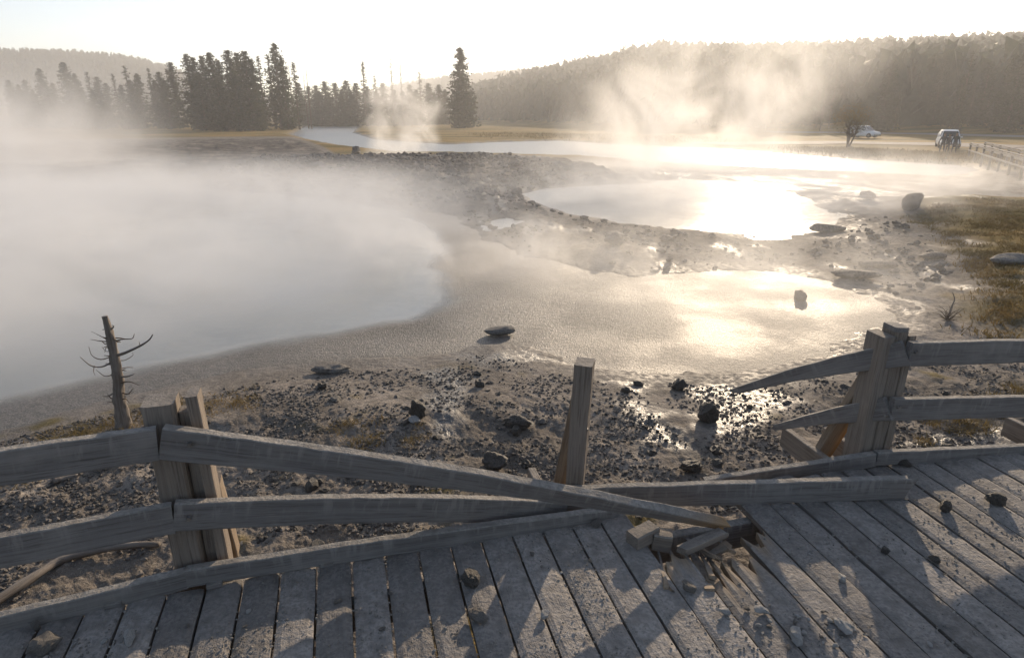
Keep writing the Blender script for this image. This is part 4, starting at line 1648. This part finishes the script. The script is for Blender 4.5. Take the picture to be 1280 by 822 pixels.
def car(loc, rz, label):
    e = empty('parked_car', loc, label, 'car', 'cars parked beyond the river', rz)
    loft('body', [(-2.2, .82, .35, .95, .78), (-2.1, .9, .28, 1.02, .84), (-1.2, .92, .28, 1.04, .86), (.9, .92, .28, 1.02, .86), (1.2, .91, .28, .98, .82), (2.05, .86, .3, .86, .72), (2.2, .78, .36, .74, .66)], M['paint'], e)
    loft('cabin', [(-2.08, .84, .98, 1.06, .8), (-1.85, .84, .98, 1.66, .66), (-1.5, .85, .98, 1.74, .68), (.0, .85, .98, 1.75, .68), (.45, .84, .98, 1.66, .66), (1.2, .80, .96, 1.0, .76)], M['paint'], e)
    quadpart('windscreen', [(.50, -.62, 1.60), (1.12, -.70, 1.05), (1.12, .70, 1.05), (.50, .62, 1.60)], M['glass'], e, .03)
    quadpart('rear_window', [(-1.90, -.6, 1.60), (-1.90, .6, 1.60), (-2.06, .7, 1.12), (-2.06, -.7, 1.12)], M['glass'], e, .03)
    for s in (-1, 1):
        for x0, x1 in ((-1.75, -.95), (-.85, -.05), (.05, .75)):
            quadpart('side_window', [(x0, s * .835, 1.12), (x1, s * .835, 1.12), (min(x1, .5), s * .715, 1.6), (x0 + .05, s * .715, 1.6)], M['glass'], e, .02)
        boxpart('headlight', Vector((2.1, s * .62, .72)), (.14, .3, .14), M['lamp'], e)
        boxpart('tail_light', Vector((-2.17, s * .72, .86)), (.08, .16, .3), M['redlamp'], e)
        boxpart('mirror', Vector((.75, s * .98, 1.08)), (.12, .18, .13), M['paint'], e)
        for x in (-1.35, 1.35):
            for nm, r, w, mt in (('wheel', .35, .24, 'rubber'),):
                bm = bmesh.new()
                bmesh.ops.create_cone(bm, cap_ends=True, segments=20, radius1=r, radius2=r, depth=w, matrix=Matrix.Translation((x, s * .82, .35)) @ Matrix.Rotation(math.pi / 2, 4, 'X'))
                bmesh.ops.bevel(bm, geom=[ed for ed in bm.edges if len(ed.link_faces) == 2 and ed.calc_face_angle() > 1], offset=.04, segments=2, affect='EDGES')
                me = bpy.data.meshes.new('wheel')
                bm.to_mesh(me)
                bm.free()
                me.materials.append(M[mt])
                wh = link('wheel', me, e)
                bm = bmesh.new()
                bmesh.ops.create_cone(bm, cap_ends=True, segments=14, radius1=.2, radius2=.17, depth=.26, matrix=Matrix.Translation((x, s * .83, .35)) @ Matrix.Rotation(math.pi / 2, 4, 'X'))
                me = bpy.data.meshes.new('rim')
                bm.to_mesh(me)
                bm.free()
                me.materials.append(M['bolt'])
                link('rim', me, wh)
    boxpart('bumper', Vector((2.16, 0, .42)), (.14, 1.6, .16), M['rubber'], e)
    boxpart('bumper', Vector((-2.2, 0, .45)), (.14, 1.6, .16), M['rubber'], e)
    return e


CD = 66
p = at_y(1183, 187, CD)
car((p.x, CD, hz(p.x, CD, False) + .08), R(-118), 'white car parked on the near track behind the standing people')
p = at_y(1079, 170, 98)
car((p.x, 98, hz(p.x, 98, False) + .08), R(-60), 'white car half hidden behind the small bare tree')


# ------------------------------------------------------------------ people
def person(px, yb, dist, face, top, legs, label, h=1.72, spread=.10, arm=0.12, hat=False):
    p = at_y(px, yb, dist)
    z0 = hz(p.x, dist, False)
    k = h / 1.75
    e_mat = NT('clothing_material')
    oz = e_mat.n('SeparateXYZ')
    e_mat.l(e_mat.n('TexCoord').outputs['Object'], oz.inputs[0])
    ax = e_mat.math('ABSOLUTE', oz.outputs[0])
    col = e_mat.mix(e_mat.ramp(oz.outputs[2], .94 * k, .96 * k), legs, top)
    col = e_mat.mix(e_mat.ramp(oz.outputs[2], 1.46 * k, 1.48 * k), col, (.40, .26, .18))
    hand = e_mat.math('MULTIPLY', e_mat.ramp(oz.outputs[2], .84 * k, .82 * k), e_mat.ramp(ax, .20, .22))
    col = e_mat.mix(hand, col, (.40, .26, .18))
    col = e_mat.mix(e_mat.ramp(oz.outputs[2], .09, .07), col, (.04, .035, .03))
    e_mat.bsdf(col, .85, None, .2)
    V, E, Rr = [], [], []

    def add(co, r, par=None):
        V.append((co[0] * k, co[1] * k, co[2] * k))
        Rr.append(r * k)
        if par is not None:
            E.append((par, len(V) - 1))
        return len(V) - 1
    pel = add((0, 0, .95), .135)
    wst = add((0, .01, 1.1), .125, pel)
    chs = add((0, .0, 1.3), .15, wst)
    nk0 = add((0, -.01, 1.46), .075, chs)
    nk = add((0, .01, 1.52), .06, nk0)
    hd = add((0, .02, 1.60), .085, nk)
    h2 = add((0, .015, 1.68), .085, hd)
    add((0, .01, 1.74), .05, h2)
    add((0, .105, 1.615), .018, hd)
    for s in (-1, 1):
        hip = add((s * .09, 0, .88), .095, pel)
        kn = add((s * (.1 + spread * .4), .02, .48), .062, hip)
        an = add((s * (.1 + spread * .8), -.01, .09), .042, kn)
        hl = add((s * (.1 + spread * .8), .04, .045), .042, an)
        add((s * (.11 + spread * .9), .18, .035), .03, hl)
        sh = add((s * .19, 0, 1.40), .07, chs)
        el = add((s * (.24 + arm * .4), -.03, 1.12), .045, sh)
        wr = add((s * (.25 + arm * .6), .06, .87), .03, el)
        pa = add((s * (.25 + arm * .6), .08, .80), .034, wr)
        for q, (fx, fl_) in enumerate(((-.024, .085), (-.008, .095), (.008, .09), (.024, .07))):
            f0 = add((s * (.25 + arm * .6), .08 + fx * 1.6, .77), .011, pa)
            add((s * (.24 + arm * .6), .085 + fx * 1.6, .77 - fl_), .009, f0)
        add((s * (.235 + arm * .6), .13, .765), .011, pa)
    me = bpy.data.meshes.new('person')
    me.from_pydata(V, E, [])
    o = link('person', me, None, label, 'person', 'people standing beyond the river')
    bs = bmesh.new()
    bs.from_mesh(me)
    bs.verts.layers.skin.verify()
    bs.to_mesh(me)
    bs.free()
    sk = o.modifiers.new('skin', 'SKIN')
    for i_, r in enumerate(Rr):
        me.skin_vertices[0].data[i_].radius = (r, r)
    me.skin_vertices[0].data[0].use_root = True
    ss = o.modifiers.new('smooth', 'SUBSURF')
    ss.levels = ss.render_levels = 2
    me.materials.append(e_mat.m)
    o.location = (p.x, dist, z0)
    o.rotation_euler.z = face
    bm = bmesh.new()
    bmesh.ops.create_icosphere(bm, subdivisions=3, radius=.108 * k, matrix=Matrix.Translation((0, -.005 * k, 1.685 * k)) @ Matrix.Diagonal((.95, 1.05, .95, 1)))
    bmesh.ops.delete(bm, geom=[v_ for v_ in bm.verts if v_.co.z < 1.66 * k and v_.co.y > -.02 * k or v_.co.z < 1.61 * k], context='VERTS')
    hm = bpy.data.meshes.new('hair')
    bm.to_mesh(hm)
    bm.free()
    hm.materials.append(M['hair'])
    for pg in hm.polygons:
        pg.use_smooth = True
    link('hair', hm, o)
    return o


person(1176, 193, 56, R(160), (.05, .05, .06), (.05, .045, .05), 'person in dark clothes standing leftmost in front of the white car', 1.75)
person(1182.5, 193, 56.5, R(200), (.10, .085, .08), (.06, .055, .055), 'person in a brown top in the middle of the three by the white car', 1.68)
person(1191, 193, 55.5, R(170), (.03, .035, .045), (.03, .03, .035), 'person in black standing rightmost beside the white car', 1.8)


# ------------------------------------------------------------------ air
def haze():
    n = NT('haze_material')
    v_ = n.n('VolumePrincipled')
    v_.inputs['Color'].default_value = (.93, .94, .96, 1)
    v_.inputs['Density'].default_value = .0008
    v_.inputs['Anisotropy'].default_value = .4
    n.l(v_.outputs[0], n.out.inputs['Volume'])
    bm = bmesh.new()
    bmesh.ops.create_cube(bm, size=1, matrix=Matrix.Translation((0, 0, 60)) @ Matrix.Diagonal((3040, 3040, 128, 1)))
    me = bpy.data.meshes.new('haze')
    bm.to_mesh(me)
    bm.free()
    me.materials.append(n.m)
    link('haze', me, None, 'thin smoky morning haze over the whole valley', None, None, 'stuff')


haze()


def steam(loc, size, dens, scale, label, thr=(.42, .62), vfall=1.5, lean=(0, 0), wobble=.0, rfall=(1.0, .35), flare=0.0, aniso=.2, seed=0, stretch=(1, 1, 1), rz=0, step=1.0, base_fade=.04, detail=4):
    """one bank or column of steam: soft-edged, torn density inside a closed box"""
    n = NT('steam_material')
    tc = n.n('TexCoord').outputs['Object']
    s = n.n('SeparateXYZ')
    n.l(n.mapping(tc, (2 / size[0], 2 / size[1], 1 / size[2])), s.inputs[0])
    uu, vv, ww = s.outputs
    wob_u = wob_v = None
    if wobble:
        wn = n.noise(n.mapping(tc, (.25 * scale, .25 * scale, .6 * scale), (seed * 3.1, 0, 0)), 1.0, 2)
        uu = n.math('ADD', uu, n.math('MULTIPLY', n.math('SUBTRACT', wn, .5), wobble))
    uu = n.math('SUBTRACT', uu, n.math('MULTIPLY', n.math('POWER', ww, 1.2), lean[0]))
    vv = n.math('SUBTRACT', vv, n.math('MULTIPLY', ww, lean[1]))
    rad = n.math('SQRT', n.math('ADD', n.math('MULTIPLY', uu, uu), n.math('MULTIPLY', vv, vv)))
    if flare:
        rad = n.math('DIVIDE', rad, n.math('ADD', 1 - flare, n.math('MULTIPLY', ww, flare)))
    f = n.ramp(rad, rfall[0], rfall[1], 0, 1)
    up = n.math('POWER', n.math('MAXIMUM', n.math('SUBTRACT', 1.0, ww), 0.0), vfall)
    lo = n.ramp(ww, 0, base_fade, 0, 1)
    nz = n.noise(n.mapping(tc, stretch, (seed * 7.3, seed * 1.7, seed)), scale, detail, .58, 1.1)
    d = n.ramp(nz, thr[0], thr[1], 0, 1)
    d = n.math('MULTIPLY', n.math('MULTIPLY', n.math('MULTIPLY', d, f), n.math('MULTIPLY', up, lo)), dens)
    v_ = n.n('VolumePrincipled')
    v_.inputs['Color'].default_value = (.97, .97, .97, 1)
    v_.inputs['Anisotropy'].default_value = aniso
    n.l(d, v_.inputs['Density'])
    n.l(v_.outputs[0], n.out.inputs['Volume'])
    if hasattr(n.m.cycles, 'volume_step_rate'):
        n.m.cycles.volume_step_rate = step
    bm = bmesh.new()
    bmesh.ops.create_cube(bm, size=1, matrix=Matrix.Translation((0, 0, size[2] / 2)) @ Matrix.Diagonal((*size, 1)))
    me = bpy.data.meshes.new('steam')
    bm.to_mesh(me)
    bm.free()
    me.materials.append(n.m)
    o = link('steam', me, None, label, None, None, 'stuff')
    o.location = loc
    o.rotation_euler.z = rz
    return o


# blanket over the left pool
steam((-11.6, 13.6, -.8), (26, 26, 1.7), .78, .42, 'low grey steam lying over the left pool', (.26, .62), 1.4, seed=1, rfall=(.97, .6), aniso=.02, stretch=(1, 1, 1.4), base_fade=.01, detail=5)
steam((-27, 25, -.8), (27, 30, 5.8), .50, .26, 'taller drifting steam at the far left of the pool', (.38, .66), 1.7, seed=12, rfall=(1.0, .4), aniso=.1, base_fade=.01, detail=5)
# fog in front of the left trees
steam((-56, 60, -1.9), (66, 46, 11), .04, .13, 'pale fog drifting in front of the left trees', (.36, .66), 1.4, seed=2, rfall=(1, .4), step=1.0)
# narrow columns behind the ridge
p = at_y(507, 190, 47)
steam((p.x, 47, -1.8), (11, 8, 9.5), 1.25, .55, 'narrow twisting column of steam rising behind the rubble ridge', (.30, .72), 1.0, (.12, 0), 1.0, (.66, .05), .5, seed=3, detail=6, aniso=.35)
p = at_y(472, 186, 52)
steam((p.x, 52, -1.8), (9, 8, 7.5), .9, .6, 'fainter second column of steam left of the narrow one', (.34, .72), 1.2, (.2, 0), 1.0, (.6, .05), .5, seed=9, detail=6, aniso=.35)
p = at_y(560, 250, 24)
steam((p.x, 24.3, -1.0), (15, 13, 2.2), .07, .5, 'thin torn steam drifting over the rubble ridge', (.42, .72), 1.2, seed=10, detail=5, aniso=.3, rfall=(1, .3))
# big sunlit cloud over the river and upper pool
p = at_y(890, 200, 40)
steam((p.x - .8, 40, -1.9), (25, 16, 8.6), .46, .26, 'large golden cloud of steam rising from the sunlit river', (.36, .64), .75, (.15, 0), .8, (.9, .2), .2, seed=4, aniso=.4, step=1.0)
# low steam on the upper pool
steam((6.5, 19.5, -.9), (18, 13, 2.3), .62, .45, 'low sunlit steam skimming the upper pool', (.34, .66), 1.3, aniso=.3, seed=5, rfall=(1, .4), step=1.0)
# low drift on the right bank
p = at_y(1150, 235, 28)
steam((p.x + 2, 29, -2.0), (26, 13, 2.5), .42, .4, 'low drift of golden steam along the right bank', (.38, .66), 1.2, aniso=.3, seed=6, rfall=(1, .4), step=1.0)
steam((2.6, 9.2, -.85), (9.0, 6.5, 1.5), .38, .7, 'thin sunlit veil of steam over the bright gravelly shallows', (.25, .7), 1.2, seed=8, aniso=.45, rfall=(1, .4))
# wisps over the gravelly shelf
p = at_z(610, 335, -.6)
steam((p.x - .3, p.y + .3, -.85), (7.0, 5.0, 1.5), 1.0, .8, 'thin wisps of steam over the shallow middle of the pool', (.42, .7), 1.4, seed=7, rfall=(1, .3), step=1.0)
